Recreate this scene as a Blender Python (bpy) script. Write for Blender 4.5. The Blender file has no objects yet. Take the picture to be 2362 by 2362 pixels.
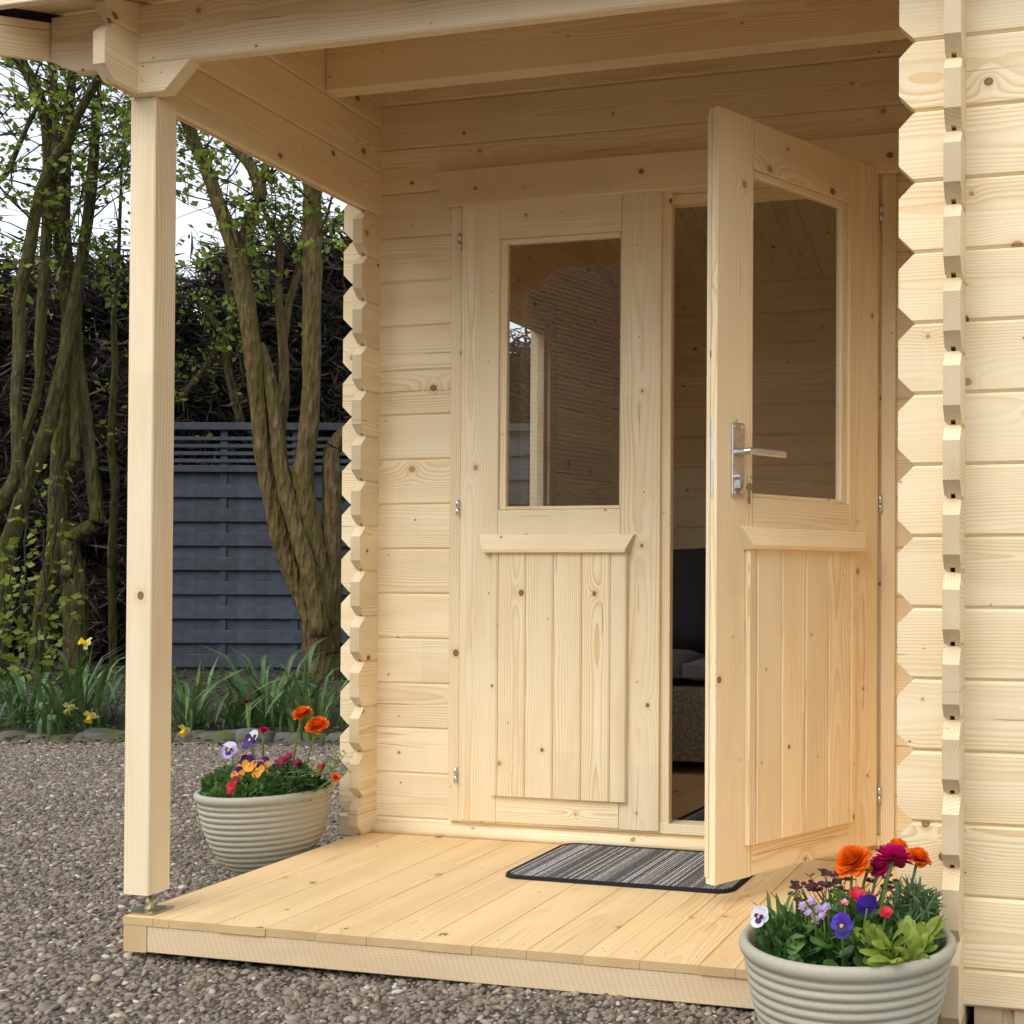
import bpy, bmesh, math, random
import numpy as np
from mathutils import Matrix, Vector
R = math.radians
random.seed(7); rng = np.random.default_rng(11)
S = bpy.context.scene
COL = S.collection

# ---------------------------------------------------------------- camera, sky, sun, exposure
CAM = Vector((2.0699, -3.2257, 0.7678))
AX_R = Vector((0.9704, 0.2415, 0.0040)).normalized()
AX_F = Vector((-0.2415, 0.9703, 0.0107)).normalized()
AX_U = AX_R.cross(AX_F).normalized()
AX_F = AX_U.cross(AX_R).normalized()
FPX, CXP, CYP = 2797.26, 1820.0, 1296.57          # in photo pixels (2362 wide)
cd = bpy.data.cameras.new('camera'); cam = bpy.data.objects.new('camera', cd); COL.objects.link(cam)
m = Matrix.Identity(4)
for i in range(3):
    m[i][0], m[i][1], m[i][2], m[i][3] = AX_R[i], AX_U[i], -AX_F[i], CAM[i]
cam.matrix_world = m
cd.sensor_width = 36; cd.lens = 36 * FPX / 2362
cd.shift_x = -(CXP - 1181) / 2362; cd.shift_y = (CYP - 1181) / 2362
cd.clip_start = 0.05; cd.clip_end = 2000
S.camera = cam
W = bpy.data.worlds.new('World'); S.world = W; W.use_nodes = True
nt = W.node_tree; nt.nodes.clear()
sky = nt.nodes.new('ShaderNodeTexSky'); sky.sky_type = 'NISHITA'; sky.sun_disc = False
SUN_EL, SUN_AZ = R(48), R(204)                    # azimuth clockwise from +Y
sky.sun_elevation = SUN_EL; sky.sun_rotation = SUN_AZ
sky.air_density = 1.0; sky.dust_density = 1.5; sky.ozone_density = 1.0
hs = nt.nodes.new('ShaderNodeHueSaturation'); hs.inputs['Saturation'].default_value = 0.33
bg = nt.nodes.new('ShaderNodeBackground'); bg.inputs['Strength'].default_value = 0.15
wo = nt.nodes.new('ShaderNodeOutputWorld')
nt.links.new(sky.outputs[0], hs.inputs['Color']); nt.links.new(hs.outputs[0], bg.inputs['Color']); nt.links.new(bg.outputs[0], wo.inputs[0])
sl = bpy.data.lights.new('sun', 'SUN'); sl.energy = 0.6; sl.angle = R(55); sl.color = (1.0, 0.985, 0.955)
so = bpy.data.objects.new('sun', sl); COL.objects.link(so)
sd = Vector((math.sin(SUN_AZ) * math.cos(SUN_EL), math.cos(SUN_AZ) * math.cos(SUN_EL), math.sin(SUN_EL)))
so.rotation_euler = sd.to_track_quat('Z', 'Y').to_euler(); so.location = (0, -5, 12)
vs = S.view_settings; vs.view_transform = 'Standard'; vs.look = 'None'; vs.gamma = 1.0; vs.exposure = 1.08
S.render.engine = 'CYCLES'
cy = S.cycles; cy.use_denoising = True; cy.use_adaptive_sampling = True; cy.adaptive_threshold = 0.02; cy.max_bounces = 9; cy.diffuse_bounces = 7; cy.glossy_bounces = 3
cy.transmission_bounces = 4; cy.transparent_max_bounces = 12; cy.sample_clamp_indirect = 6

# ---------------------------------------------------------------- photo pixel (1932 px view) -> direction -> place
def ray(u, v):
    k = 2362 / 1932
    return AX_F + AX_R * ((u * k - CXP) / FPX) + AX_U * ((CYP - v * k) / FPX)
def at(u, v, depth): return CAM + ray(u, v) * depth
def on_z(u, v, z): d = ray(u, v); return CAM + d * ((z - CAM.z) / d.z)

# ---------------------------------------------------------------- node helper
class NT:
    def __init__(s, name):
        s.m = bpy.data.materials.new(name); s.m.use_nodes = True
        s.t = s.m.node_tree; s.t.nodes.clear()
        s.out = s.n('ShaderNodeOutputMaterial'); s.b = s.n('ShaderNodeBsdfPrincipled')
        s.t.links.new(s.b.outputs[0], s.out.inputs[0])
    def n(s, k, **kw):
        x = s.t.nodes.new(k)
        for a, v in kw.items(): setattr(x, a, v)
        return x
    def link(s, a, b):
        if isinstance(a, (int, float)): b.default_value = a
        elif isinstance(a, tuple): b.default_value = a if len(a) == len(b.default_value) else (*a, 1)[:len(b.default_value)]
        else: s.t.links.new(a, b)
    def math(s, op, a, b=0.0, c=0.0, clamp=False):
        x = s.n('ShaderNodeMath', operation=op, use_clamp=clamp)
        for i, v in enumerate((a, b, c)): s.link(v, x.inputs[i])
        return x.outputs[0]
    def vm(s, op, a, b=(0, 0, 0), scale=None):
        x = s.n('ShaderNodeVectorMath', operation=op)
        s.link(a, x.inputs[0]); s.link(b, x.inputs[1])
        if scale is not None: s.link(scale, x.inputs[3])
        return x.outputs[1] if op in ('LENGTH', 'DISTANCE', 'DOT_PRODUCT') else x.outputs[0]
    def mix(s, f, a, b, blend='MIX'):
        x = s.n('ShaderNodeMix', data_type='RGBA', blend_type=blend)
        s.link(f, x.inputs[0]); s.link(a, x.inputs[6]); s.link(b, x.inputs[7]); return x.outputs[2]
    def sep(s, v): x = s.n('ShaderNodeSeparateXYZ'); s.link(v, x.inputs[0]); return x.outputs
    def comb(s, x_, y_, z_):
        x = s.n('ShaderNodeCombineXYZ')
        for i, v in enumerate((x_, y_, z_)): s.link(v, x.inputs[i])
        return x.outputs[0]
    def noise(s, v, scale, detail=2.0, rough=0.5, dist=0.0):
        x = s.n('ShaderNodeTexNoise'); s.link(v, x.inputs['Vector']); x.inputs['Scale'].default_value = scale
        x.inputs['Detail'].default_value = detail; x.inputs['Roughness'].default_value = rough; x.inputs['Distortion'].default_value = dist
        return x.outputs[0]
    def ramp(s, f, stops, interp='LINEAR'):
        x = s.n('ShaderNodeValToRGB'); r = x.color_ramp; r.interpolation = interp
        while len(r.elements) < len(stops): r.elements.new(0.5)
        for e, (p, c) in zip(r.elements, stops): e.position = p; e.color = (*c, 1) if len(c) == 3 else c
        s.link(f, x.inputs[0]); return x.outputs[0]
    def smooth(s, v, lo, hi):
        x = s.n('ShaderNodeMapRange', interpolation_type='SMOOTHSTEP'); s.link(v, x.inputs[0])
        s.link(lo, x.inputs[1]); s.link(hi, x.inputs[2]); return x.outputs[0]
    def bump(s, h, strength, dist):
        x = s.n('ShaderNodeBump'); x.inputs['Strength'].default_value = strength; x.inputs['Distance'].default_value = dist
        s.link(h, x.inputs['Height']); s.t.links.new(x.outputs[0], s.b.inputs['Normal'])
    def set(s, **kw):
        for k, v in kw.items(): s.link(v, s.b.inputs[k.replace('_', ' ')])
        return s.m

def wood(name, early, late, contrast=0.9, knots=0.7, rough=0.62, sawn=False, dirt=0.0):
    """spruce: growth rings round an off-centre pith, knots that bend the rings, fibres; grain runs along local X, face is XZ"""
    g = NT(name)
    tc = g.n('ShaderNodeTexCoord').outputs['Object']; rnd = g.n('ShaderNodeObjectInfo').outputs['Random']
    wn = g.n('ShaderNodeTexWhiteNoise', noise_dimensions='1D'); g.link(rnd, wn.inputs['W']); rc = wn.outputs['Color']
    r3 = g.sep(rc)
    P = g.vm('ADD', tc, g.vm('MULTIPLY', rc, (9.0, 0.0, 7.0)))
    x, y, z = g.sep(P); ox, oy, oz = g.sep(tc)
    q = g.comb(g.math('MULTIPLY', x, 4.3), g.math('MULTIPLY', z, 10.0), 0.0)
    vo = g.n('ShaderNodeTexVoronoi', voronoi_dimensions='2D'); g.link(q, vo.inputs['Vector']); vo.inputs['Scale'].default_value = 1.0
    dq = g.vm('MULTIPLY', g.vm('SUBTRACT', q, vo.outputs['Position']), (0.20, 0.10, 0.0))
    d = g.vm('LENGTH', dq); kc = g.sep(vo.outputs['Color'])
    on = g.math('LESS_THAN', kc[1], knots)
    rad = g.math('MULTIPLY', g.math('MULTIPLY_ADD', g.math('POWER', kc[0], 2.5), 0.0085, 0.0016), on)
    dn = g.math('DIVIDE', d, g.math('ADD', rad, 0.00001))
    on = g.math('MULTIPLY', on, g.smooth(g.math('ABSOLUTE', g.sep(g.n('ShaderNodeTexCoord').outputs['Normal'])[1]), 0.3, 0.6))
    kmask = g.math('MULTIPLY', g.smooth(dn, 1.12, 0.8), on)
    halo = g.math('MULTIPLY', g.smooth(dn, 3.2, 1.0), on)
    bend = g.math('MULTIPLY', g.math('POWER', 2.718, g.math('MULTIPLY', dn, -0.42)), g.math('MULTIPLY', rad, 2.6))
    wv = g.noise(g.vm('MULTIPLY', P, (1.3, 5.0, 5.0)), 1.0, 2.0)
    wv2 = g.noise(g.vm('MULTIPLY', P, (4.0, 16.0, 16.0)), 1.0, 2.0)
    yy = g.math('ADD', oy, g.math('MULTIPLY_ADD', r3[0], 0.07, 0.006))
    zz = g.math('ADD', oz, g.math('MULTIPLY_ADD', r3[1], -0.16, 0.02))
    rr = g.math('SQRT', g.math('ADD', g.math('MULTIPLY', yy, yy), g.math('MULTIPLY', zz, zz)))
    rr = g.math('ADD', rr, g.math('ADD', g.math('MULTIPLY', wv, 0.034), g.math('MULTIPLY', wv2, 0.006)))
    rr = g.math('ADD', rr, bend)
    ph = g.math('FRACT', g.math('DIVIDE', rr, 0.0052))
    ring = g.math('SUBTRACT', g.smooth(ph, 0.25, 0.93), g.smooth(ph, 0.93, 1.0))
    region = g.noise(g.vm('MULTIPLY', P, (0.9, 9.0, 9.0)), 1.0, 1.0)
    ring = g.math('MULTIPLY', ring, g.math('MULTIPLY_ADD', g.smooth(region, 0.3, 0.7), 0.75, 0.22))
    fib = g.noise(g.vm('MULTIPLY', P, (9.0, 420.0, 420.0)), 1.0, 2.0)
    mott = g.noise(g.vm('MULTIPLY', P, (2.2, 14.0, 14.0)), 1.0, 3.0)
    c = g.mix(g.math('MULTIPLY', ring, contrast, clamp=True), (*early, 1), (*late, 1))
    c = g.mix(g.math('MULTIPLY', g.smooth(mott, 0.42, 0.75), 0.34), c, tuple(0.86 * e + 0.06 * l for e, l in zip(late, early)))
    c = g.mix(g.math('MULTIPLY', g.smooth(mott, 0.45, 0.2), 0.25), c, tuple(min(0.9, e * 1.07) for e in early))
    c = g.mix(g.math('MULTIPLY', g.math('SUBTRACT', fib, 0.35), 0.33, clamp=True), c, (*[l * 0.8 for l in late], 1))
    streak = g.noise(g.vm('MULTIPLY', P, (2.6, 60.0, 110.0)), 1.0, 1.0)
    c = g.mix(g.math('MULTIPLY', g.smooth(streak, 0.74, 0.80), 0.55), c, (0.30, 0.17, 0.075, 1))
    c = g.mix(g.math('MULTIPLY', halo, 0.30), c, (*[l * 0.86 for l in late], 1))
    kcol = g.ramp(dn, [(0.0, (0.30, 0.165, 0.08)), (0.62, (0.27, 0.14, 0.065)), (0.85, (0.12, 0.06, 0.03)), (1.0, (0.15, 0.08, 0.04))])
    kpale = g.mix(g.math('GREATER_THAN', kc[2], 0.62), kcol, (0.46, 0.27, 0.13, 1))
    c = g.mix(kmask, c, kpale)
    cz = g.math('ADD', g.math('MULTIPLY_ADD', r3[1], 0.055, 0.02), g.math('MULTIPLY', g.noise(g.comb(g.math('MULTIPLY', x, 1.6), 0, 0), 1.0, 3.0), 0.03))
    cm = g.smooth(g.math('ABSOLUTE', g.math('SUBTRACT', oz, cz)), 0.0016, 0.0005)
    cm = g.math('MULTIPLY', cm, g.smooth(g.noise(g.comb(g.math('MULTIPLY', x, 2.4), 3.3, 0), 1.0, 1.0), 0.56, 0.60))
    c = g.mix(g.math('MULTIPLY', g.math('MULTIPLY', cm, g.math('GREATER_THAN', r3[0], 0.45)), 0.7), c, (0.20, 0.10, 0.045, 1))
    tone = g.math('MULTIPLY_ADD', r3[2], 0.13, 0.925)
    fj = g.n('ShaderNodeTexWhiteNoise', noise_dimensions='1D'); g.link(g.math('FLOOR', g.math('DIVIDE', x, 0.52)), fj.inputs['W'])
    tone = g.math('MULTIPLY', tone, g.math('MULTIPLY_ADD', fj.outputs[0], 0.05, 0.975))
    nx = g.math('ABSOLUTE', g.sep(g.n('ShaderNodeTexCoord').outputs['Normal'])[0])
    c = g.mix(g.math('MULTIPLY', g.smooth(nx, 0.5, 0.95), 0.55), c, g.mix(0.5, c, tuple(l * 0.72 for l in late)))
    tone = g.math('MULTIPLY', tone, g.math('MULTIPLY_ADD', g.smooth(nx, 0.5, 0.95), -0.17, 1.0))
    c = g.vm('SCALE', c, scale=tone)
    if sawn:
        sw = g.n('ShaderNodeTexWave', bands_direction='X'); g.link(g.vm('ADD', tc, g.comb(g.math('MULTIPLY', oz, 0.35), 0, 0)), sw.inputs['Vector'])
        sw.inputs['Scale'].default_value = 24; sw.inputs['Distortion'].default_value = 1.6; sw.inputs['Detail'].default_value = 2
        c = g.mix(g.math('MULTIPLY', sw.outputs[1], 0.20), c, (*[l * 0.75 for l in late], 1))
        cr = g.math('ADD', fib, g.math('MULTIPLY', sw.outputs[1], 0.6)); g.bump(cr, 0.5, 0.001)
    else:
        g.bump(fib, 0.18, 0.0006)
    return g.set(Base_Color=c, Roughness=rough, Specular_IOR_Level=0.3)

M = {}
M['wood'] = wood('spruce', (0.89, 0.765, 0.525), (0.72, 0.495, 0.225))
M['clear'] = wood('clear_spruce', (0.89, 0.765, 0.53), (0.72, 0.50, 0.235), contrast=0.7, knots=0.22)
M['deck'] = wood('deck_spruce', (0.82, 0.615, 0.335), (0.66, 0.43, 0.18), contrast=0.75, knots=0.6, rough=0.5)
M['sawn'] = wood('sawn_spruce', (0.76, 0.60, 0.38), (0.60, 0.40, 0.20), contrast=0.45, knots=0.3, sawn=True, rough=0.8)

def simple(name, col, rough=0.7, metal=0.0, spec=0.4, nscale=None, namt=0.25, bump=0.0, bscale=80, trans=None, rnd=0.0):
    g = NT(name); c = (*col, 1)
    tc = g.n('ShaderNodeTexCoord').outputs['Object']
    if nscale:
        f = g.noise(tc, nscale, 4.0, 0.6)
        c = g.mix(g.smooth(f, 0.3, 0.7), tuple(v * (1 - namt) for v in col), tuple(min(1, v * (1 + namt)) for v in col))
    if rnd:
        r = g.n('ShaderNodeObjectInfo').outputs['Random']
        c = g.vm('SCALE', c if not isinstance(c, tuple) else c[:3], scale=g.math('MULTIPLY_ADD', r, rnd * 2, 1 - rnd))
    if bump: g.bump(g.noise(tc, bscale, 4.0, 0.6), bump, 0.004)
    g.set(Base_Color=c, Roughness=rough, Metallic=metal, Specular_IOR_Level=spec)
    if trans:                                       # thin leaves and petals let light through
        tr = g.n('ShaderNodeBsdfTranslucent'); g.link(c, tr.inputs[0])
        ms = g.n('ShaderNodeMixShader'); ms.inputs[0].default_value = trans
        g.t.links.new(g.b.outputs[0], ms.inputs[1]); g.t.links.new(tr.outputs[0], ms.inputs[2]); g.t.links.new(ms.outputs[0], g.out.inputs[0])
    return g.m
def glass(name, tint=0.97):
    g = NT(name); t = g.n('ShaderNodeBsdfTransparent'); t.inputs[0].default_value = (tint, tint, tint * 0.99, 1)
    gl = g.n('ShaderNodeBsdfGlossy'); gl.inputs['Roughness'].default_value = 0.002
    lw = g.n('ShaderNodeLayerWeight'); lw.inputs[0].default_value = 0.5
    fac = g.math('MULTIPLY_ADD', g.math('POWER', lw.outputs['Facing'], 5.0), 0.915, 0.085)
    ms = g.n('ShaderNodeMixShader'); g.t.links.new(fac, ms.inputs[0])
    g.t.links.new(t.outputs[0], ms.inputs[1]); g.t.links.new(gl.outputs[0], ms.inputs[2]); g.t.links.new(ms.outputs[0], g.out.inputs[0])
    return g.m
M['glass'] = glass('window_glass')
M['steel'] = simple('brushed_steel', (0.66, 0.66, 0.66), 0.32, 1.0, nscale=60, namt=0.1)
M['key'] = simple('key_metal', (0.34, 0.33, 0.32), 0.3, 1.0)
M['zinc'] = simple('zinc_plate', (0.50, 0.47, 0.33), 0.38, 1.0, nscale=40, namt=0.25)
M['screw'] = simple('screw_zinc', (0.62, 0.65, 0.66), 0.35, 0.6)
M['black'] = simple('roofing_felt', (0.012, 0.013, 0.014), 0.95, nscale=300, namt=0.4)
M['dark_cushion'] = simple('charcoal_fabric', (0.030, 0.030, 0.033), 0.95, nscale=400, namt=0.3, bump=0.2, bscale=600)
M['seat_fabric'] = simple('grey_fabric', (0.17, 0.17, 0.175), 0.95, nscale=400, namt=0.25, bump=0.2, bscale=600)
M['rattan'] = simple('brown_rattan', (0.27, 0.23, 0.175), 0.55, nscale=90, namt=0.45)
M['fence'] = simple('slate_stain', (0.045, 0.056, 0.071), 0.75, nscale=14, namt=0.22, bump=0.3, bscale=60, rnd=0.14)
M['soil'] = simple('bed_soil', (0.045, 0.034, 0.024), 0.95, nscale=22, namt=0.5, bump=0.8, bscale=45)
M['compost'] = simple('compost', (0.022, 0.017, 0.013), 0.95, nscale=60, namt=0.5, bump=0.8, bscale=120)
M['pot'] = simple('stone_glaze', (0.40, 0.375, 0.285), 0.5, nscale=260, namt=0.06, bump=0.12, bscale=350)
M['mat_edge'] = simple('mat_border', (0.012, 0.012, 0.013), 0.95)
M['stem'] = simple('green_stem', (0.14, 0.22, 0.055), 0.55, trans=0.2)
M['daff_leaf'] = simple('daffodil_leaf', (0.088, 0.160, 0.045), 0.42, nscale=12, namt=0.3, trans=0.25, rnd=0.3)
M['leaf'] = simple('spring_leaf', (0.205, 0.275, 0.030), 0.5, nscale=3, namt=0.4, trans=0.45)
M['leaf_dark'] = simple('deep_leaf', (0.062, 0.135, 0.030), 0.5, nscale=30, namt=0.4, trans=0.3)
M['leaf_mid'] = simple('mid_leaf', (0.095, 0.20, 0.038), 0.5, nscale=30, namt=0.4, trans=0.3)
M['leaf_lime'] = simple('lime_leaf', (0.27, 0.36, 0.05), 0.5, nscale=30, namt=0.3, trans=0.35)
M['leaf_grey'] = simple('grey_green_leaf', (0.12, 0.205, 0.085), 0.55, nscale=30, namt=0.35, trans=0.3)
M['leaf_maroon'] = simple('maroon_leaf', (0.062, 0.021, 0.034), 0.5, nscale=30, namt=0.3, trans=0.25)
M['orange'] = simple('orange_petal', (0.85, 0.165, 0.004), 0.5, nscale=40, namt=0.25, trans=0.3)
M['magenta'] = simple('magenta_petal', (0.60, 0.010, 0.16), 0.5, nscale=40, namt=0.25, trans=0.3)
M['burgundy'] = simple('burgundy_petal', (0.28, 0.006, 0.055), 0.55, nscale=60, namt=0.3, trans=0.25)
M['red'] = simple('red_petal', (0.66, 0.018, 0.045), 0.5, nscale=60, namt=0.25, trans=0.3)
M['pink'] = simple('pink_petal', (0.70, 0.33, 0.42), 0.55, nscale=60, namt=0.2, trans=0.3)
M['violet'] = simple('violet_petal', (0.050, 0.012, 0.14), 0.55, nscale=60, namt=0.3, trans=0.2)
M['blue'] = simple('blue_violet_petal', (0.065, 0.030, 0.36), 0.55, nscale=60, namt=0.35, trans=0.25)
M['white'] = simple('white_petal', (0.78, 0.77, 0.84), 0.55, nscale=40, namt=0.08, trans=0.3)
M['lilac'] = simple('lilac_petal', (0.46, 0.42, 0.72), 0.55, nscale=60, namt=0.25, trans=0.3)
M['amber'] = simple('amber_petal', (0.85, 0.36, 0.01), 0.5, nscale=60, namt=0.2, trans=0.25)
M['yellow'] = simple('yellow_petal', (0.85, 0.58, 0.012), 0.5, nscale=40, namt=0.15, trans=0.3)
M['cream'] = simple('cream_petal', (0.80, 0.74, 0.26), 0.5, nscale=40, namt=0.12, trans=0.35)
M['twig'] = simple('dark_twig', (0.040, 0.032, 0.020), 0.9, nscale=3, namt=0.4)
M['needle'] = simple('conifer_spray', (0.020, 0.026, 0.012), 0.85, nscale=1.3, namt=0.6, trans=0.12)
M['dead'] = simple('dead_conifer_twig', (0.060, 0.042, 0.030), 0.95, nscale=1.5, namt=0.5)
M['interior'] = M['wood']

def bark(name, base, moss, amt):
    g = NT(name); tc = g.n('ShaderNodeTexCoord').outputs['Object']
    v = g.n('ShaderNodeTexVoronoi'); g.link(g.vm('MULTIPLY', tc, (38, 38, 9)), v.inputs['Vector']); v.inputs['Scale'].default_value = 1
    n1 = g.noise(g.vm('MULTIPLY', tc, (30, 30, 8)), 1, 4, 0.65); n2 = g.noise(tc, 5, 3)
    c = g.mix(g.smooth(n1, 0.3, 0.7), tuple(b * 0.45 for b in base), base)
    c = g.mix(g.math('MULTIPLY', g.smooth(n2, 0.38, 0.66), amt), c, moss)
    g.bump(g.math('ADD', v.outputs[0], n1), 1.0, 0.03)
    return g.set(Base_Color=c, Roughness=0.95, Specular_IOR_Level=0.15)
M['bark'] = bark('ridged_bark', (0.19, 0.135, 0.06), (0.105, 0.090, 0.018), 0.65)
M['bark_green'] = bark('mossy_bark', (0.125, 0.105, 0.048), (0.095, 0.090, 0.018), 0.85)

def pebble_mat():
    g = NT('pebble'); r = g.n('ShaderNodeObjectInfo').outputs['Random']
    tc = g.n('ShaderNodeTexCoord').outputs['Object']
    c = g.ramp(r, [(0.0, (0.072, 0.061, 0.051)), (0.10, (0.17, 0.134, 0.102)), (0.22, (0.225, 0.172, 0.125)), (0.33, (0.155, 0.136, 0.108)), (0.44, (0.275, 0.223, 0.158)),
                   (0.55, (0.225, 0.183, 0.136)), (0.66, (0.30, 0.243, 0.178)), (0.76, (0.18, 0.148, 0.112)), (0.86, (0.36, 0.31, 0.24)), (0.93, (0.29, 0.225, 0.17)), (0.975, (0.62, 0.57, 0.49)), (1.0, (0.46, 0.31, 0.16))])
    n = g.noise(g.vm('ADD', tc, g.comb(g.math('MULTIPLY', r, 50), 0, 0)), 120, 3, 0.6)
    c = g.mix(g.math('MULTIPLY', g.smooth(n, 0.35, 0.7), 0.3), c, (0.14, 0.115, 0.09, 1))
    return g.set(Base_Color=c, Roughness=0.72, Specular_IOR_Level=0.3)
M['pebble'] = pebble_mat()
def ground_mat():
    g = NT('gravel_bed'); tc = g.n('ShaderNodeTexCoord').outputs['Object']
    v = g.n('ShaderNodeTexVoronoi'); g.link(tc, v.inputs['Vector']); v.inputs['Scale'].default_value = 48
    c = g.ramp(g.sep(v.outputs['Color'])[0], [(0, (0.07, 0.056, 0.045)), (0.5, (0.16, 0.128, 0.1)), (1, (0.26, 0.21, 0.165))])
    c = g.mix(g.smooth(v.outputs[0], 0.35, 0.75), c, (0.04, 0.033, 0.028, 1))
    g.bump(g.math('MULTIPLY', v.outputs[0], -1), 0.9, 0.01)
    return g.set(Base_Color=c, Roughness=0.9)
M['gravel_bed'] = ground_mat()
def mat_stripes():
    g = NT('ribbed_mat'); tc = g.n('ShaderNodeTexCoord').outputs['Object']; x = g.sep(tc)[0]
    i = g.math('FLOOR', g.math('DIVIDE', x, 0.0078)); f = g.math('FRACT', g.math('DIVIDE', x, 0.0078))
    wn = g.n('ShaderNodeTexWhiteNoise', noise_dimensions='1D'); g.link(i, wn.inputs['W'])
    n = g.noise(g.vm('MULTIPLY', tc, (300, 110, 100)), 1, 2, 0.6)
    lvl = g.math('MULTIPLY_ADD', g.math('POWER', wn.outputs[0], 1.7), 1.1, 0.24)
    ridge = g.math('MULTIPLY', g.smooth(f, 0.12, 0.35), g.smooth(f, 0.98, 0.7))
    k = g.math('MULTIPLY', ridge, g.math('MULTIPLY', lvl, g.smooth(n, 0.12, 0.62)))
    c = g.mix(k, (0.012, 0.012, 0.013, 1), (0.72, 0.70, 0.68, 1))
    g.bump(g.math('MULTIPLY', ridge, n), 0.8, 0.004)
    return g.set(Base_Color=c, Roughness=0.95)
M['mat'] = mat_stripes()
def stone_mat():
    g = NT('mossy_stone'); tc = g.n('ShaderNodeTexCoord').outputs['Object']
    geo = g.n('ShaderNodeNewGeometry'); nz = g.sep(geo.outputs['Normal'])[2]
    n = g.noise(tc, 25, 4, 0.65); n2 = g.noise(tc, 9, 3)
    c = g.mix(n, (0.05, 0.047, 0.04, 1), (0.19, 0.18, 0.155, 1))
    moss = g.math('MULTIPLY', g.smooth(nz, 0.1, 0.7), g.smooth(n2, 0.42, 0.56))
    c = g.mix(moss, c, (0.075, 0.095, 0.018, 1)); g.bump(n, 0.6, 0.01)
    return g.set(Base_Color=c, Roughness=0.9)
M['stone'] = stone_mat()

# ---------------------------------------------------------------- object helpers
def link(o, parent=None):
    COL.objects.link(o)
    if parent is not None: o.parent = parent
    return o
def thing(name, label, cat, loc=(0, 0, 0), group=None, kind=None):
    o = bpy.data.objects.new(name, None); COL.objects.link(o); o.location = loc; o.empty_display_size = 0.1
    return tag(o, label, cat, group, kind)
def tag(o, label=None, cat=None, group=None, kind=None):
    if label: o['label'] = label
    if cat: o['category'] = cat
    if group: o['group'] = group
    if kind: o['kind'] = kind
    return o
def mesh(name, verts, faces, mats, parent=None, mi=None, smooth=False, M4=None, fix=False):
    me = bpy.data.meshes.new(name)
    me.from_pydata([tuple(v) for v in verts], [], [tuple(f) for f in faces])
    if fix:
        b = bmesh.new(); b.from_mesh(me); bmesh.ops.recalc_face_normals(b, faces=b.faces); b.to_mesh(me); b.free()
    for k in (mats if isinstance(mats, (list, tuple)) else [mats]): me.materials.append(M[k])
    if mi is not None: me.polygons.foreach_set('material_index', list(mi))
    if smooth: me.polygons.foreach_set('use_smooth', [True] * len(me.polygons))
    me.update()
    o = link(bpy.data.objects.new(name, me), parent)
    if M4 is not None: o.matrix_basis = M4
    return o
def axes(loc, x, y, z):
    m = Matrix.Identity(4)
    for i in range(3): m[i][0], m[i][1], m[i][2], m[i][3] = x[i], y[i], z[i], loc[i]
    return m
AXX = lambda loc: axes(loc, (1, 0, 0), (0, 1, 0), (0, 0, 1))       # grain along world X, thickness +Y
AXY = lambda loc: axes(loc, (0, 1, 0), (-1, 0, 0), (0, 0, 1))      # grain along world Y, thickness -X
AXZ = lambda loc: axes(loc, (0, 0, 1), (0, 1, 0), (-1, 0, 0))      # grain along world Z, thickness +Y, width -X

def beam_data(L, T, H, b=0.0015, c0=0.0, c1=0.0, groove=0.0):
    c = max(c0, c1, 2 * b + 0.0005); g = 0.0045; gd = max(groove, 0.0)
    pts = [(b, 0), (0, b), (0, c), (0, H - c), (0, H - b), (b, H), (T - b, H), (T, H - b), (T, H - c), (T, c), (T, b), (T - b, 0)]
    if gd: pts += [(T / 2 + g, 0), (T / 2 + g, gd), (T / 2 - g, gd), (T / 2 - g, 0)]
    n = len(pts); bot = [0, 1, 2, 9, 10, 11] + list(range(12, n))
    def e(z, cc): return max(0.0, cc - z) + max(0.0, z - (H - cc)) if cc else 0.0
    v = [(e(z, c0), y, z) for y, z in pts] + [(L - e(z, c1), y, z) for y, z in pts]
    f = [(i, (i + 1) % n, n + (i + 1) % n, n + i) for i in range(n)]
    for poly in (bot, [2, 3, 8, 9], [3, 4, 5, 6, 7, 8]):
        f.append(poly[::-1]); f.append([n + i for i in poly])
    return v, f
def beam(name, parent, L, T, H, M4, mat='wood', b=0.0015, c0=0.0, c1=0.0, groove=0.0, cut=None):
    v, f = beam_data(L, T, H, b, c0, c1, groove)
    o = mesh(name, v, f, mat, parent, M4=M4, fix=True)
    if cut:
        me = o.data; bm = bmesh.new(); bm.from_mesh(me); inv = M4.inverted()
        for co, no in cut:
            lc = inv @ Vector(co); ln = (inv.to_3x3() @ Vector(no)).normalized()
            r = bmesh.ops.bisect_plane(bm, geom=bm.verts[:] + bm.edges[:] + bm.faces[:], plane_co=lc, plane_no=ln, clear_outer=True)
            ed = [x for x in r['geom_cut'] if isinstance(x, bmesh.types.BMEdge)]
            if ed: bmesh.ops.edgeloop_fill(bm, edges=ed) if not groove else bmesh.ops.triangle_fill(bm, edges=ed, use_beauty=True)
        bmesh.ops.recalc_face_normals(bm, faces=bm.faces); bm.to_mesh(me); bm.free()
    return o

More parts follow.
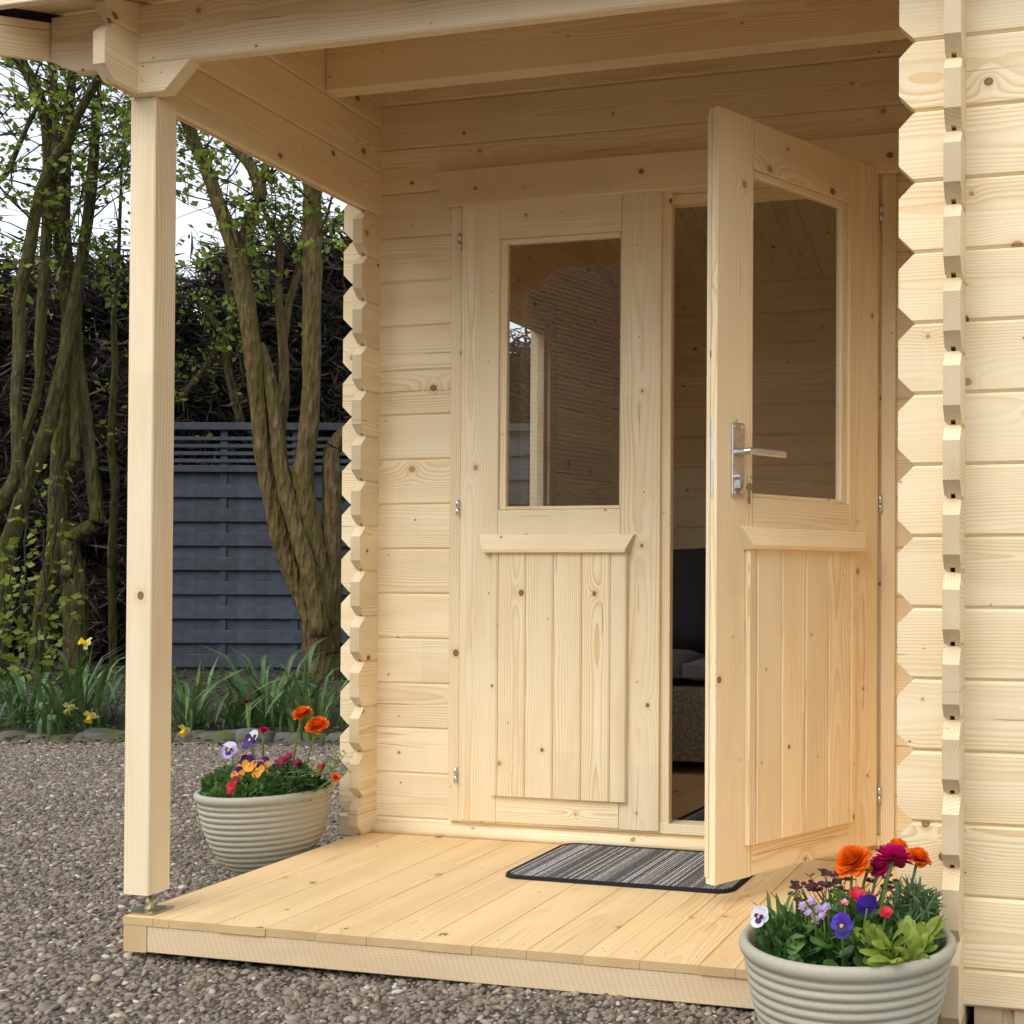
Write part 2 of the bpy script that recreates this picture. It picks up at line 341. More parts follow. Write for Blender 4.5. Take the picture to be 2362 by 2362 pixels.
class MB:
    """collects vertices and faces for one mesh"""
    def __init__(s): s.v = []; s.f = []; s.m = []
    def add(s, v, f, m=0):
        k = len(s.v); s.v += [tuple(p) for p in v]; s.f += [tuple(i + k for i in q) for q in f]; s.m += [m] * len(f)
    def box(s, x0, x1, y0, y1, z0, z1, m=0):
        v = [(x, y, z) for x in (x0, x1) for y in (y0, y1) for z in (z0, z1)]
        s.add(v, [(0, 1, 3, 2), (4, 6, 7, 5), (0, 4, 5, 1), (2, 3, 7, 6), (0, 2, 6, 4), (1, 5, 7, 3)], m)
    def tube(s, pts, rad, n=8, m=0, cap=True, wob=0.0):
        pts = [Vector(p) for p in pts]; rings = []; up = Vector((0.31, 0.2, 0.93))
        for i, p in enumerate(pts):
            t = (pts[min(i + 1, len(pts) - 1)] - pts[max(i - 1, 0)]).normalized()
            a = t.cross(up)
            if a.length < 0.05: a = t.cross(Vector((1, 0, 0)))
            a.normalize(); b = t.cross(a); r = rad[i] if hasattr(rad, '__len__') else rad
            rings.append([p + (a * math.cos(6.2832 * k / n) + b * math.sin(6.2832 * k / n)) * r * (1 + wob * math.sin(k * 2.3 + i * 0.9) + wob * random.uniform(-1, 1) * 0.6) for k in range(n)])
        v = [q for r_ in rings for q in r_]; f = []
        for i in range(len(pts) - 1):
            for k in range(n): f.append((i * n + k, i * n + (k + 1) % n, (i + 1) * n + (k + 1) % n, (i + 1) * n + k))
        if cap: f.append(tuple(range(n))[::-1]); f.append(tuple((len(pts) - 1) * n + k for k in range(n)))
        s.add(v, f, m)
    def lathe(s, prof, n=40, c=(0, 0, 0), m=0, wob=None):
        v = [(c[0] + r * math.cos(6.2832 * k / n), c[1] + r * math.sin(6.2832 * k / n), c[2] + z) for r, z in prof for k in range(n)]
        f = [(i * n + k, i * n + (k + 1) % n, (i + 1) * n + (k + 1) % n, (i + 1) * n + k) for i in range(len(prof) - 1) for k in range(n)]
        s.add(v, f, m)
    def strip(s, pts, width, side, m=0, fold=0.0):
        """a leaf blade along pts with half-widths, folded along its middle"""
        v = []; n = len(pts)
        for i, p in enumerate(pts):
            p = Vector(p); t = (Vector(pts[min(i + 1, n - 1)]) - Vector(pts[max(i - 1, 0)])).normalized()
            sd_ = Vector(side) - t * t.dot(Vector(side)); sd_ = sd_.normalized() if sd_.length > 1e-4 else Vector((1, 0, 0))
            nn = t.cross(sd_); w = width[i]
            v += [p - sd_ * w + nn * w * fold, p, p + sd_ * w + nn * w * fold]
        f = []
        for i in range(n - 1):
            a = 3 * i; f += [(a, a + 1, a + 4, a + 3), (a + 1, a + 2, a + 5, a + 4)]
        s.add(v, f, m)
    def petal(s, c, out, nrm, L, Wd, cup=0.3, m=0, root=0.25, seg=4):
        """a rounded petal from c pointing along out, facing nrm"""
        out = Vector(out).normalized(); nrm = Vector(nrm); nrm = (nrm - out * out.dot(nrm)).normalized(); sd_ = out.cross(nrm)
        prof = [root, 0.75, 1.0, 0.82, 0.0][:seg + 1] if seg == 4 else [root, 1.0, 0.0]
        v = []
        for i, w in enumerate(prof):
            t = i / (len(prof) - 1); p = Vector(c) + out * L * (1 - (1 - t) ** 1.15) + nrm * L * cup * t * t
            if i == len(prof) - 1: w = 0.35
            v += [p - sd_ * Wd * w + nrm * abs(w) * Wd * 0.22, p, p + sd_ * Wd * w + nrm * abs(w) * Wd * 0.22]
        f = []
        for i in range(len(prof) - 1):
            a = 3 * i; f += [(a, a + 1, a + 4, a + 3), (a + 1, a + 2, a + 5, a + 4)]
        s.add(v, f, m)
    def done(s, name, mats, parent=None, smooth=False, M4=None, fix=False):
        return mesh(name, s.v, s.f, mats, parent, s.m, smooth, M4, fix)

def quads(name, c, a, b, mat, parent, smooth=False):
    """many leaf-shaped faces: centres c, half axes a (length) and b (width); numpy arrays"""
    n = len(c); nrm = np.cross(a, b); nrm /= np.linalg.norm(nrm, axis=1, keepdims=True) + 1e-9
    L = np.linalg.norm(a, axis=1, keepdims=True)
    v = np.stack([c - a, c - 0.1 * a + b + nrm * L * 0.12, c + a + nrm * L * -0.1, c - 0.1 * a - b + nrm * L * 0.12], 1).reshape(-1, 3)
    me = bpy.data.meshes.new(name); me.vertices.add(4 * n); me.vertices.foreach_set('co', v.astype(np.float32).ravel())
    idx = np.arange(4 * n).reshape(n, 4); tri = np.concatenate([idx[:, [0, 1, 2]], idx[:, [0, 2, 3]]], 0)
    me.loops.add(tri.size); me.loops.foreach_set('vertex_index', tri.astype(np.int32).ravel())
    me.polygons.add(len(tri)); me.polygons.foreach_set('loop_start', (np.arange(len(tri)) * 3).astype(np.int32))
    me.materials.append(M[mat]); me.update(calc_edges=True); me.validate()
    return link(bpy.data.objects.new(name, me), parent)
def unit(n): v = rng.normal(size=(n, 3)); return v / np.linalg.norm(v, axis=1, keepdims=True)
def perp(a): r = unit(len(a)); b = np.cross(a, r); return b / (np.linalg.norm(b, axis=1, keepdims=True) + 1e-9)
# ---------------------------------------------------------------- ground, gravel, bed, edging
SA, SB = Vector((-3.35, 1.836, 0)), Vector((-1.637, 2.214, 0))
SDIR = (SB - SA).normalized(); SN = Vector((-SDIR.y, SDIR.x, 0))
def behind(x, y): return (Vector((x, y, 0)) - SA).dot(SN)
def bed_z(x, y): s = behind(x, y); return -0.055 + min(0.13, max(0.0, s) * 0.085)
tag(mesh('ground', [(-150, -150, -0.105), (150, -150, -0.105), (150, 150, -0.105), (-150, 150, -0.105)], [(0, 1, 2, 3)], 'gravel_bed'), kind='structure')
v, f = [], []
NI, NJ = 90, 40
for i in range(NI + 1):
    for j in range(NJ + 1):
        p = SA + SDIR * (-6 + 16 * i / NI) + SN * (0.03 + 12 * (j / NJ) ** 1.6)
        v.append((p.x, p.y, (-0.1 if j == 0 else bed_z(p.x, p.y) + random.uniform(-0.018, 0.018))))
for i in range(NI):
    for j in range(NJ):
        a = i * (NJ + 1) + j; f.append((a, a + NJ + 1, a + NJ + 2, a + 1))
tag(mesh('flower_bed', v, f, 'soil', smooth=True), kind='structure')

PEB = bpy.data.collections.new('pebble_shapes')
for k in range(9):
    bm = bmesh.new(); bmesh.ops.create_icosphere(bm, subdivisions=2, radius=1.0)
    sx, sy, sz = random.uniform(0.95, 1.35), random.uniform(0.75, 1.0), random.uniform(0.5, 0.8)
    ph = [random.uniform(0, 6) for _ in range(6)]
    for q in bm.verts:
        c = q.co; w = 1 + 0.13 * math.sin(2.2 * c.x + ph[0]) + 0.12 * math.sin(2.6 * c.y + ph[1]) + 0.1 * math.sin(3.1 * c.z + ph[2])
        q.co = Vector((c.x * sx * w, c.y * sy * w, c.z * sz * w))
    me = bpy.data.meshes.new('pebble_shape'); bm.to_mesh(me); bm.free(); me.materials.append(M['pebble'])
    me.polygons.foreach_set('use_smooth', [True] * len(me.polygons))
    PEB.objects.link(bpy.data.objects.new('pebble_shape', me))
v, f = [], []; c = 0.10
idx = {}
def gv(i, j):
    if (i, j) not in idx:
        x, y = -4.8 + c * i, -2.5 + c * j
        idx[(i, j)] = len(v); v.append((x, y, -0.091 + 0.007 * math.sin(2.1 * x + 1.3 * y) + 0.005 * math.sin(5 * x - 3 * y)))
    return idx[(i, j)]
for i in range(76):
    for j in range(52):
        x, y = -4.8 + c * (i + 0.5), -2.5 + c * (j + 0.5)
        if behind(x, y) > -0.02 or (x > 0.05 and y > -0.88): continue
        f.append((gv(i, j), gv(i + 1, j), gv(i + 1, j + 1), gv(i, j + 1)))
gr = tag(mesh('gravel', v, f, 'gravel_bed'), 'rounded grey brown gravel covering the yard', 'gravel', kind='stuff')
ng = bpy.data.node_groups.new('scatter_pebbles', 'GeometryNodeTree')
ng.interface.new_socket('Geometry', in_out='INPUT', socket_type='NodeSocketGeometry')
ng.interface.new_socket('Geometry', in_out='OUTPUT', socket_type='NodeSocketGeometry')
gi, go = ng.nodes.new('NodeGroupInput'), ng.nodes.new('NodeGroupOutput')
dp = ng.nodes.new('GeometryNodeDistributePointsOnFaces'); dp.distribute_method = 'POISSON'
dp.inputs['Distance Min'].default_value = 0.0088; dp.inputs['Density Max'].default_value = 12500
ci = ng.nodes.new('GeometryNodeCollectionInfo'); ci.inputs['Collection'].default_value = PEB
ci.inputs['Separate Children'].default_value = True; ci.inputs['Reset Children'].default_value = True
io = ng.nodes.new('GeometryNodeInstanceOnPoints'); io.inputs['Pick Instance'].default_value = True
rv = ng.nodes.new('FunctionNodeRandomValue'); rv.data_type = 'FLOAT_VECTOR'
rv.inputs[0].default_value = (-0.6, -0.6, 0); rv.inputs[1].default_value = (0.6, 0.6, 6.28)
rs = ng.nodes.new('FunctionNodeRandomValue'); rs.data_type = 'FLOAT'
rs.inputs[2].default_value = 0.0; rs.inputs[3].default_value = 1.0
pw = ng.nodes.new('ShaderNodeMath'); pw.operation = 'POWER'; pw.inputs[1].default_value = 2.2
ma = ng.nodes.new('ShaderNodeMath'); ma.operation = 'MULTIPLY_ADD'; ma.inputs[1].default_value = 0.0074; ma.inputs[2].default_value = 0.0038
ng.links.new(rs.outputs[1], pw.inputs[0]); ng.links.new(pw.outputs[0], ma.inputs[0])
jn = ng.nodes.new('GeometryNodeJoinGeometry')
L = ng.links.new
L(gi.outputs[0], dp.inputs['Mesh']); L(dp.outputs['Points'], io.inputs['Points']); L(ci.outputs[0], io.inputs['Instance'])
L(rv.outputs[0], io.inputs['Rotation']); L(ma.outputs[0], io.inputs['Scale'])
L(gi.outputs[0], jn.inputs[0]); L(io.outputs[0], jn.inputs[0]); L(jn.outputs[0], go.inputs[0])
md = gr.modifiers.new('pebbles', 'NODES'); md.node_group = ng

ed = thing('stone_edging', 'low row of mossy grey stones bordering the flower bed', 'edging', (SA.x, SA.y, -0.1))
t = -1.5; k = 0
while t < 4.2:
    ln = random.uniform(0.17, 0.34); hh = random.uniform(0.055, 0.085); dp_ = random.uniform(0.07, 0.1)
    bm = bmesh.new(); bmesh.ops.create_icosphere(bm, subdivisions=3, radius=1.0); ph = [random.uniform(0, 6) for _ in range(5)]
    for q in bm.verts:
        n = q.co.copy(); s_ = 1 / max(abs(n.x), abs(n.y), abs(n.z)) ** 0.72
        w = 1 + 0.06 * math.sin(4 * n.x + ph[0]) + 0.06 * math.sin(5 * n.y + ph[1]) + 0.05 * math.sin(5 * n.z + ph[2]) + random.uniform(-0.02, 0.02)
        q.co = Vector((n.x * ln / 2, n.y * dp_, n.z * hh)) * s_ * w
    me = bpy.data.meshes.new('edging_stone'); bm.to_mesh(me); bm.free(); me.materials.append(M['stone'])
    me.polygons.foreach_set('use_smooth', [True] * len(me.polygons))
    o = link(bpy.data.objects.new('edging_stone', me), ed); p = SDIR * (t + ln / 2) + SN * random.uniform(-0.02, 0.02)
    o.location = (p.x, p.y, -0.012 + random.uniform(-0.018, 0.014)); o.rotation_euler = (random.uniform(-0.1, 0.1), random.uniform(-0.08, 0.08), math.atan2(SDIR.y, SDIR.x) + random.uniform(-0.08, 0.08))
    t += ln * 0.97

# ---------------------------------------------------------------- slate fence behind the bed
FD = 8.5
F0 = at(296, 1000, FD); F0.z = -0.02; FX = Vector((AX_R.x, AX_R.y, 0)).normalized(); FYv = Vector((-FX.y, FX.x, 0))
fence = thing('garden_fence', 'slate grey hit and miss panel fence with slatted trellis top', 'fence', F0)
fence.rotation_euler = (0, 0, math.atan2(FX.y, FX.x))
HT = 1.84; TREL = 0.30
def fbox(name, x0, x1, y0, y1, z0, z1):
    v_, f_ = beam_data(x1 - x0, y1 - y0, z1 - z0, 0.003)
    return mesh(name, v_, f_, 'fence', fence, M4=AXX((x0, y0, z0)), fix=True)
def fvert(name, x0, x1, y0, y1, z0, z1):
    v_, f_ = beam_data(z1 - z0, y1 - y0, x1 - x0, 0.003)
    return mesh(name, v_, f_, 'fence', fence, M4=AXZ((x1, y0, z0)), fix=True)
PW = 1.80
for pnl in range(3):
    x0 = pnl * (PW + 0.08)
    fvert('fence_post', x0 - 0.075, x0 - 0.005, -0.03, 0.05, -0.1, HT + 0.02)
    for bx in (0.005, 0.44, 0.945, 1.40, PW - 0.05):
        fvert('batten', x0 + bx, x0 + bx + 0.048, 0.0, 0.012, 0.0, HT - 0.055)
    fbox('top_rail', x0, x0 + PW, -0.03, 0.035, HT - 0.052, HT)
    trel = TREL if pnl == 0 else 0.0
    for j in range(4 if pnl == 0 else 0): fbox('trellis_slat', x0 + 0.003, x0 + PW - 0.003, -0.014, -0.001, HT - 0.125 - 0.052 * j, HT - 0.098 - 0.052 * j)
    if pnl == 0: fbox('mid_rail', x0, x0 + PW, -0.03, 0.035, HT - TREL - 0.048, HT - TREL)
    z = HT - trel - 0.055; j = 0
    while z > 0.05:
        hgt = 0.092 if j % 2 == 1 else 0.078
        if j % 2 == 1: fbox('fence_slat', x0 + 0.004, x0 + PW - 0.004, -0.013, -0.001, z - hgt, z)
        else: fbox('fence_slat', x0 + 0.004, x0 + PW - 0.004, 0.0125, 0.024, z - hgt - 0.01, z + 0.006)
        z -= hgt; j += 1
fvert('fence_post', 3 * (PW + 0.08) - 0.075, 3 * (PW + 0.08) - 0.005, -0.03, 0.05, -0.1, HT + 0.02)

# ---------------------------------------------------------------- log cabin
cabin = thing('log_cabin', 'pale timber log cabin with an open corner porch and double doors', 'cabin', (0, 0, 0))
H, T, OV, CH = 0.133, 0.0305, 0.095, 0.031
zX = lambda k: 0.043 + k * H
zY = lambda k: -0.0235 + k * H
YF = -0.9713          # outer face of the front wall
YB = 1.82             # inner face of the rear wall
XW = 1.8135           # porch-side face of the wall between porch and front room
XE = 3.25             # far end of the front room
BY = -0.957           # outer face of the porch beam
ROOF_SL = 0.32
RIDGE = 0.43
def roof_z(y): return 2.045 + ROOF_SL * (y + 0.957) if y < RIDGE else 2.045 + ROOF_SL * (RIDGE + 0.957) - ROOF_SL * (y - RIDGE)
CUT_F = ((0, -0.957, 2.043), (0, -ROOF_SL, 1)); CUT_B = ((0, RIDGE, roof_z(RIDGE) - 0.002), (0, ROOF_SL, 1))
GB = 0.0055
def xlog(x0, x1, y, k, half=None, c0=0, c1=0, name='log', cut=None):
    z0, z1 = zX(k), zX(k) + H
    if half: z0, z1 = half
    return beam(name, cabin, x1 - x0, T, z1 - z0 - 0.0004, AXX((x0, y, z0)), b=GB, c0=c0, c1=c1, groove=0.008 if (c0 or c1) else 0, cut=cut)
def ylog(y0, y1, x, k, z=None, c0=0, c1=0, name='log', cut=None):
    z0, z1 = z if z else (zY(k), zY(k) + H)
    return beam(name, cabin, y1 - y0, T, z1 - z0 - 0.0004, AXY((x + T, y0, z0)), b=GB, c0=c0, c1=c1, groove=0.008 if (c0 or c1) else 0, cut=cut)
DL, DR = 0.262, 1.535       # door opening
NX = 19
# door wall (face y = 0)
xlog(-T - OV, XW + 0.01, 0.0, 0, half=(-0.0235, 0.043))
for k in range(NX):
    z0 = zX(k)
    if z0 + H > roof_z(0) + 0.02: break
    if k <= 13:
        xlog(-T - OV, DL, 0.0, k, c0=CH); xlog(DR, XW + 0.01, 0.0, k)
    else:
        xlog((-T - OV) if k < 14 else -T, XW + 0.01, 0.0, k)
# front wall (face y = YF), with stubs into the porch
xlog(XW - OV, XE + T + OV, YF, 0, half=(-0.0255, 0.043))
for k in range(15):
    if 0.6 < zX(k) < 1.6: xlog(XW - OV, 2.62, YF, k, c0=CH); xlog(3.02, XE + T + OV, YF, k, c1=CH)  # logs stop either side of the added, unseen front window
    else: xlog(XW - OV, XE + T + OV, YF, k, c0=CH, c1=CH)
# rear wall
for k in range(16): xlog(-T - OV, XE + T + OV, YB, k, c0=CH, c1=CH)
xlog(-T - OV, XE + T + OV, YB, 0, half=(-0.0235, 0.043))
# left side wall x in [-T, 0]; window opening
WY0, WY1, WZ0, WZ1 = 0.46, 1.138, 0.64, 1.755
for k in range(20):
    z0 = 0.0 if k == 0 else zY(k); z1 = zY(k) + H
    if z0 > roof_z(RIDGE): break
    cut = [CUT_F, CUT_B] if z1 > 2.0 else None
    if z0 > 1.83:                        # gable logs carry on over the porch to the post
        ylog(BY - OV, YB + T + OV, -T, k, z=(z0, z1), c0=CH, c1=CH, cut=cut)
    elif WZ0 < z1 - 0.05 and z0 + 0.05 < WZ1:
        ylog(-OV, WY0, -T, k, z=(z0, z1), c0=CH); ylog(WY1, YB + T + OV, -T, k, z=(z0, z1), c1=CH)
    else:
        ylog(-OV, YB + T + OV, -T, k, z=(z0, z1), c0=CH, c1=CH)
# wall between porch and front room, its log ends poke out of the front wall
for k in range(20):
    z0 = -0.0455 if k == 0 else zY(k); z1 = zY(k) + H
    if z0 > roof_z(RIDGE): break
    ylog(YF - OV, YB + 0.01 if z1 > 1.9 else 0.02, XW, k, z=(z0, z1), c0=CH, cut=[CUT_F, CUT_B] if z1 > 2.0 else None)
    if z1 < 1.95: ylog(YF - OV, YB + T + OV, XE, k, z=(z0, z1), c0=CH, c1=CH)
for k in range(15, 20):
    if zY(k) < roof_z(RIDGE): ylog(YF - OV, YB + T + OV, XE, k, c0=CH, c1=CH, cut=[CUT_F, CUT_B])
# porch beam, corbel, purlin
def cut_end(pt, no): return (pt, no)
beam('porch_beam', cabin, XW + 0.01 + 0.237, T, H - 0.0006, AXX((-0.237, BY, zX(14))), 'clear', b=0.004, cut=[((-0.237, BY, 1.934), (-0.42, 0, -1.0))])
beam('corbel', cabin, 0.139 + T, T + 0.002, zX(14) - 1.8385 - 0.0008, AXX((-T, BY - 0.001, 1.8387)), b=0.002, cut=[((0.139, BY, zX(14)), (1.0, 0, -1.05)), ((-T + 0.001, 0, 0), (-1, 0, 0))])
for y_, zb, hh in ((-0.276, 2.110, 0.150), (RIDGE - 0.025, 2.30, 0.17), (1.05, 2.16, 0.13)):
    beam('purlin', cabin, XE + 0.42, 0.052, hh, AXX((-0.30 if y_ > 0 else 0.002, y_, zb)), b=0.003, cut=[CUT_F, CUT_B])
# roof boards, felt, fascia, bargeboard
rx0, rx1, bw = -0.262, XE + 0.35, 0.094
y_e = -1.098; n = int((rx1 - rx0) / bw); cs = math.sqrt(1 + ROOF_SL ** 2)
for i in range(n):
    xx = rx0 + i * bw
    Lf = (RIDGE - y_e) * cs
    beam('roof_board', cabin, Lf, 0.016, bw - 0.0015, axes((xx + bw, y_e, roof_z(y_e) + 0.001), (0, 1 / cs, ROOF_SL / cs), (0, -ROOF_SL / cs, 1 / cs), (-1, 0, 0)), b=0.002)
    Lb = (2.15 - RIDGE) * cs
    beam('roof_board', cabin, Lb, 0.016, bw - 0.0015, axes((xx + bw, RIDGE + 0.001, roof_z(RIDGE) + 0.001), (0, 1 / cs, -ROOF_SL / cs), (0, ROOF_SL / cs, 1 / cs), (-1, 0, 0)), b=0.002)
mb = MB(); zt = 0.021
for (ya, yb) in ((y_e - 0.02, RIDGE), (RIDGE, 2.17)):
    za, zb = (roof_z(ya) if ya != RIDGE else roof_z(RIDGE)) + zt, roof_z(yb) + zt
    k = len(mb.v); mb.add([(rx0 - 0.03, ya, za), (rx1, ya, za), (rx1, yb, zb), (rx0 - 0.03, yb, zb), (rx0 - 0.03, ya, za + 0.004), (rx1, ya, za + 0.004), (rx1, yb, zb + 0.004), (rx0 - 0.03, yb, zb + 0.004)],
        [(3, 2, 1, 0), (4, 5, 6, 7), (0, 1, 5, 4), (0, 4, 7, 3), (1, 2, 6, 5)])
mb.done('roofing_felt', 'black', cabin)
beam('fascia', cabin, rx1 - rx0 + 0.05, 0.018, 0.095, AXX((rx0 - 0.05, y_e - 0.0185, 1.9865)), b=0.002)
bl = (RIDGE + 0.957 + 0.16) * cs
beam('bargeboard', cabin, bl, 0.018, 0.083, axes((-0.2405, -1.097, 1.892), (0, 1 / cs, ROOF_SL / cs), (-1, 0, 0), (0, -ROOF_SL / cs, 1 / cs)), b=0.002)
mb = MB(); y0_, y1_ = -1.097, RIDGE
mb.add([(-0.247, y0_, 1.972), (-0.247, y1_, 1.972 + ROOF_SL * (y1_ - y0_)), (-0.247, y1_, 2.02 + ROOF_SL * (y1_ - y0_)), (-0.247, y0_, 2.02),
        (-0.259, y0_, 1.972), (-0.259, y1_, 1.972 + ROOF_SL * (y1_ - y0_)), (-0.259, y1_, 2.02 + ROOF_SL * (y1_ - y0_)), (-0.259, y0_, 2.02)],
       [(0, 1, 2, 3), (7, 6, 5, 4), (0, 4, 5, 1), (0, 3, 7, 4)])
mb.done('felt_edge', 'black', cabin)
# post on its adjustable foot
post = beam('post', cabin, 1.8383 - 0.046, 0.068, 0.067, AXZ((0.0290, -0.937, 0.046)), 'clear', b=0.0025)
inv = post.matrix_basis.inverted()
mb = MB(); px_, py_ = -0.003, -0.897
mb.box(px_ - 0.037, px_ + 0.037, py_ - 0.034, py_ + 0.034, 0.0006, 0.0045); mb.done('base_plate', 'zinc', post, M4=inv)
mb = MB(); mb.lathe([(0.0, 0.004), (0.0115, 0.0045), (0.0085, 0.008), (0.0085, 0.038), (0.0135, 0.0382), (0.0135, 0.0465), (0, 0.0466)], 20, (px_, py_, 0)); mb.done('adjuster_bolt', 'zinc', post, True, inv)
for sx in (-1, 1):
    for sy in (-1, 1):
        mb = MB(); mb.lathe([(0, 0.0062), (0.0025, 0.0058), (0.0035, 0.0046)], 10, (px_ + sx * 0.028, py_ + sy * 0.025, 0)); mb.done('screw', 'screw', post, True, inv)
for nm_, (sx_, sy_, sz_) in (('corbel', (0.012, BY - 0.0012, 1.868)), ('corbel', (0.062, BY - 0.0012, 1.882)), ('purlin', (0.10, -0.2762, 2.20)), ('purlin', (0.75, -0.2762, 2.165)), ('purlin', (1.30, -0.2762, 2.20))):
    par_ = next(o for o in cabin.children if o.name.startswith(nm_)); mb = MB(); mb.lathe([(0.0034, 0.0), (0.0028, 0.0008), (0, 0.001)], 10)
    o = mb.done('screw', 'screw', par_, True); o.matrix_basis = par_.matrix_basis.inverted() @ axes((sx_, sy_, sz_), (1, 0, 0), (0, 0, 1), (0, -1, 0))
# deck
xL, wb, DF = -0.0289, 0.1229, -0.9468
for i in range(15):
    x0 = xL + i * wb; x1 = min(x0 + wb - 0.0012, XW - 0.002)
    dl = 0.9468 - 0.003 + random.uniform(-0.0015, 0.0015)
    bd = beam('deck_board', cabin, dl, 0.0176, x1 - x0, axes((x1, -0.003 - dl, -0.0178), (0, 1, 0), (0, 0, 1), (1, 0, 0)) @ Matrix.Translation((0, 0, -(x1 - x0))), 'deck', b=0.0018)
    bi = bd.matrix_basis.inverted()
    for fx in (0.22, 0.76):
        mb = MB(); mb.lathe([(0, 0.0012), (0.0028, 0.001), (0.0034, 0.0)], 10, (x0 + wb * fx + random.uniform(-0.012, 0.012), DF + 0.042 + random.uniform(-0.008, 0.01), 0.0)); mb.done('screw', 'screw', bd, True, bi)
beam('joist', cabin, 0.93, 0.0605, 0.0595, AXY((0.0330, -0.9452, -0.0776)), 'deck', b=0.002)
beam('joist', cabin, XW - 0.040, 0.045, 0.0595, AXX((0.0345, -0.9435, -0.0776)), 'sawn', b=0.002)
for yy in (-0.6, -0.3): beam('joist', cabin, XW - 0.04, 0.045, 0.0595, AXX((0.0345, yy, -0.0776)), 'sawn', b=0.002)
for bx in (1.795, 1.862, 1.935, 2.10, 2.35, 2.6, 2.9): beam('bearer', cabin, 2.7, 0.05, 0.05, AXY((bx + 0.05, YF + 0.012, -0.0770)), 'sawn', b=0.002)
beam('bearer', cabin, 1.3, 0.045, 0.0495, AXX((1.86, YF + 0.03, -0.0772)), 'sawn', b=0.002)
sk = MB(); prof = [(0, 0), (-0.026, 0), (-0.027, 0.012), (-0.022, 0.024), (-0.012, 0.031), (0, 0.033)]
vv = [(x, y - 0.0006, z + 0.0006) for x in (0.0, XW - 0.003) for y, z in prof]; nP = len(prof)
sk.add(vv, [(i, i + 1, nP + i + 1, nP + i) for i in range(nP - 1)] + [tuple(range(nP))[::-1], tuple(range(nP, 2 * nP))]); sk.done('skirting', 'wood', cabin, True)
# interior floor
for i in range(27):
    beam('floor_board', cabin, 1.78, 0.018, 0.119, axes((0.003 + i * 0.1195, 0.0385, 0.008), (0, 1, 0), (0, 0, 1), (1, 0, 0)), 'deck', b=0.001)
mb = MB(); mb.box(-0.02, XE, 0.038, YB, -0.02, 0.006); mb.done('subfloor', 'deck', cabin)
for i in range(12):
    beam('floor_board', cabin, 0.965, 0.018, 0.1175, axes((XW + 0.04 + i * 0.118, YF + 0.04, 0.008), (0, 1, 0), (0, 0, 1), (1, 0, 0)), 'deck', b=0.001)

# ---------------------------------------------------------------- door frame and leaves
YL = -0.022
def vboard(name, parent, x0, x1, y0, y1, z0, z1, mat='wood', b=0.0015): return beam(name, parent, z1 - z0, y1 - y0, x1 - x0, AXZ((x1, y0, z0)), mat, b=b)
def hboard(name, parent, x0, x1, y0, y1, z0, z1, mat='wood', b=0.0015): return beam(name, parent, x1 - x0, y1 - y0, z1 - z0, AXX((x0, y0, z0)), mat, b=b)
vboard('door_casing', cabin, 0.243, 0.2775, -0.014, 0.052, 0.047, 1.8435)
vboard('door_casing', cabin, 1.524, 1.562, -0.014, 0.052, 0.047, 1.8435)
hboard('door_head', cabin, 0.243, 1.562, -0.0135, 0.0515, 1.8445, 1.90)
lt = beam('lintel_board', cabin, 1.42, 0.018, 0.104, AXX((0.193, -0.0325, 1.8455)), b=0.002, cut=[((0.193, 0, 1.95), (-1, 0, -0.34)), ((1.613, 0, 1.95), (1, 0, -0.34))])
vboard('door_stop', cabin, 1.488, 1.5235, 0.0145, 0.0515, 0.0725, 1.8435)
vboard('door_stop', cabin, 0.278, 0.30, 0.0155, 0.0515, 0.0725, 1.8435)
hboard('door_stop', cabin, 0.3005, 1.4875, 0.0155, 0.0515, 1.815, 1.8435)
hboard('door_sill', cabin, 0.278, 1.5235, -0.013, 0.05, 0.0435, 0.0715)
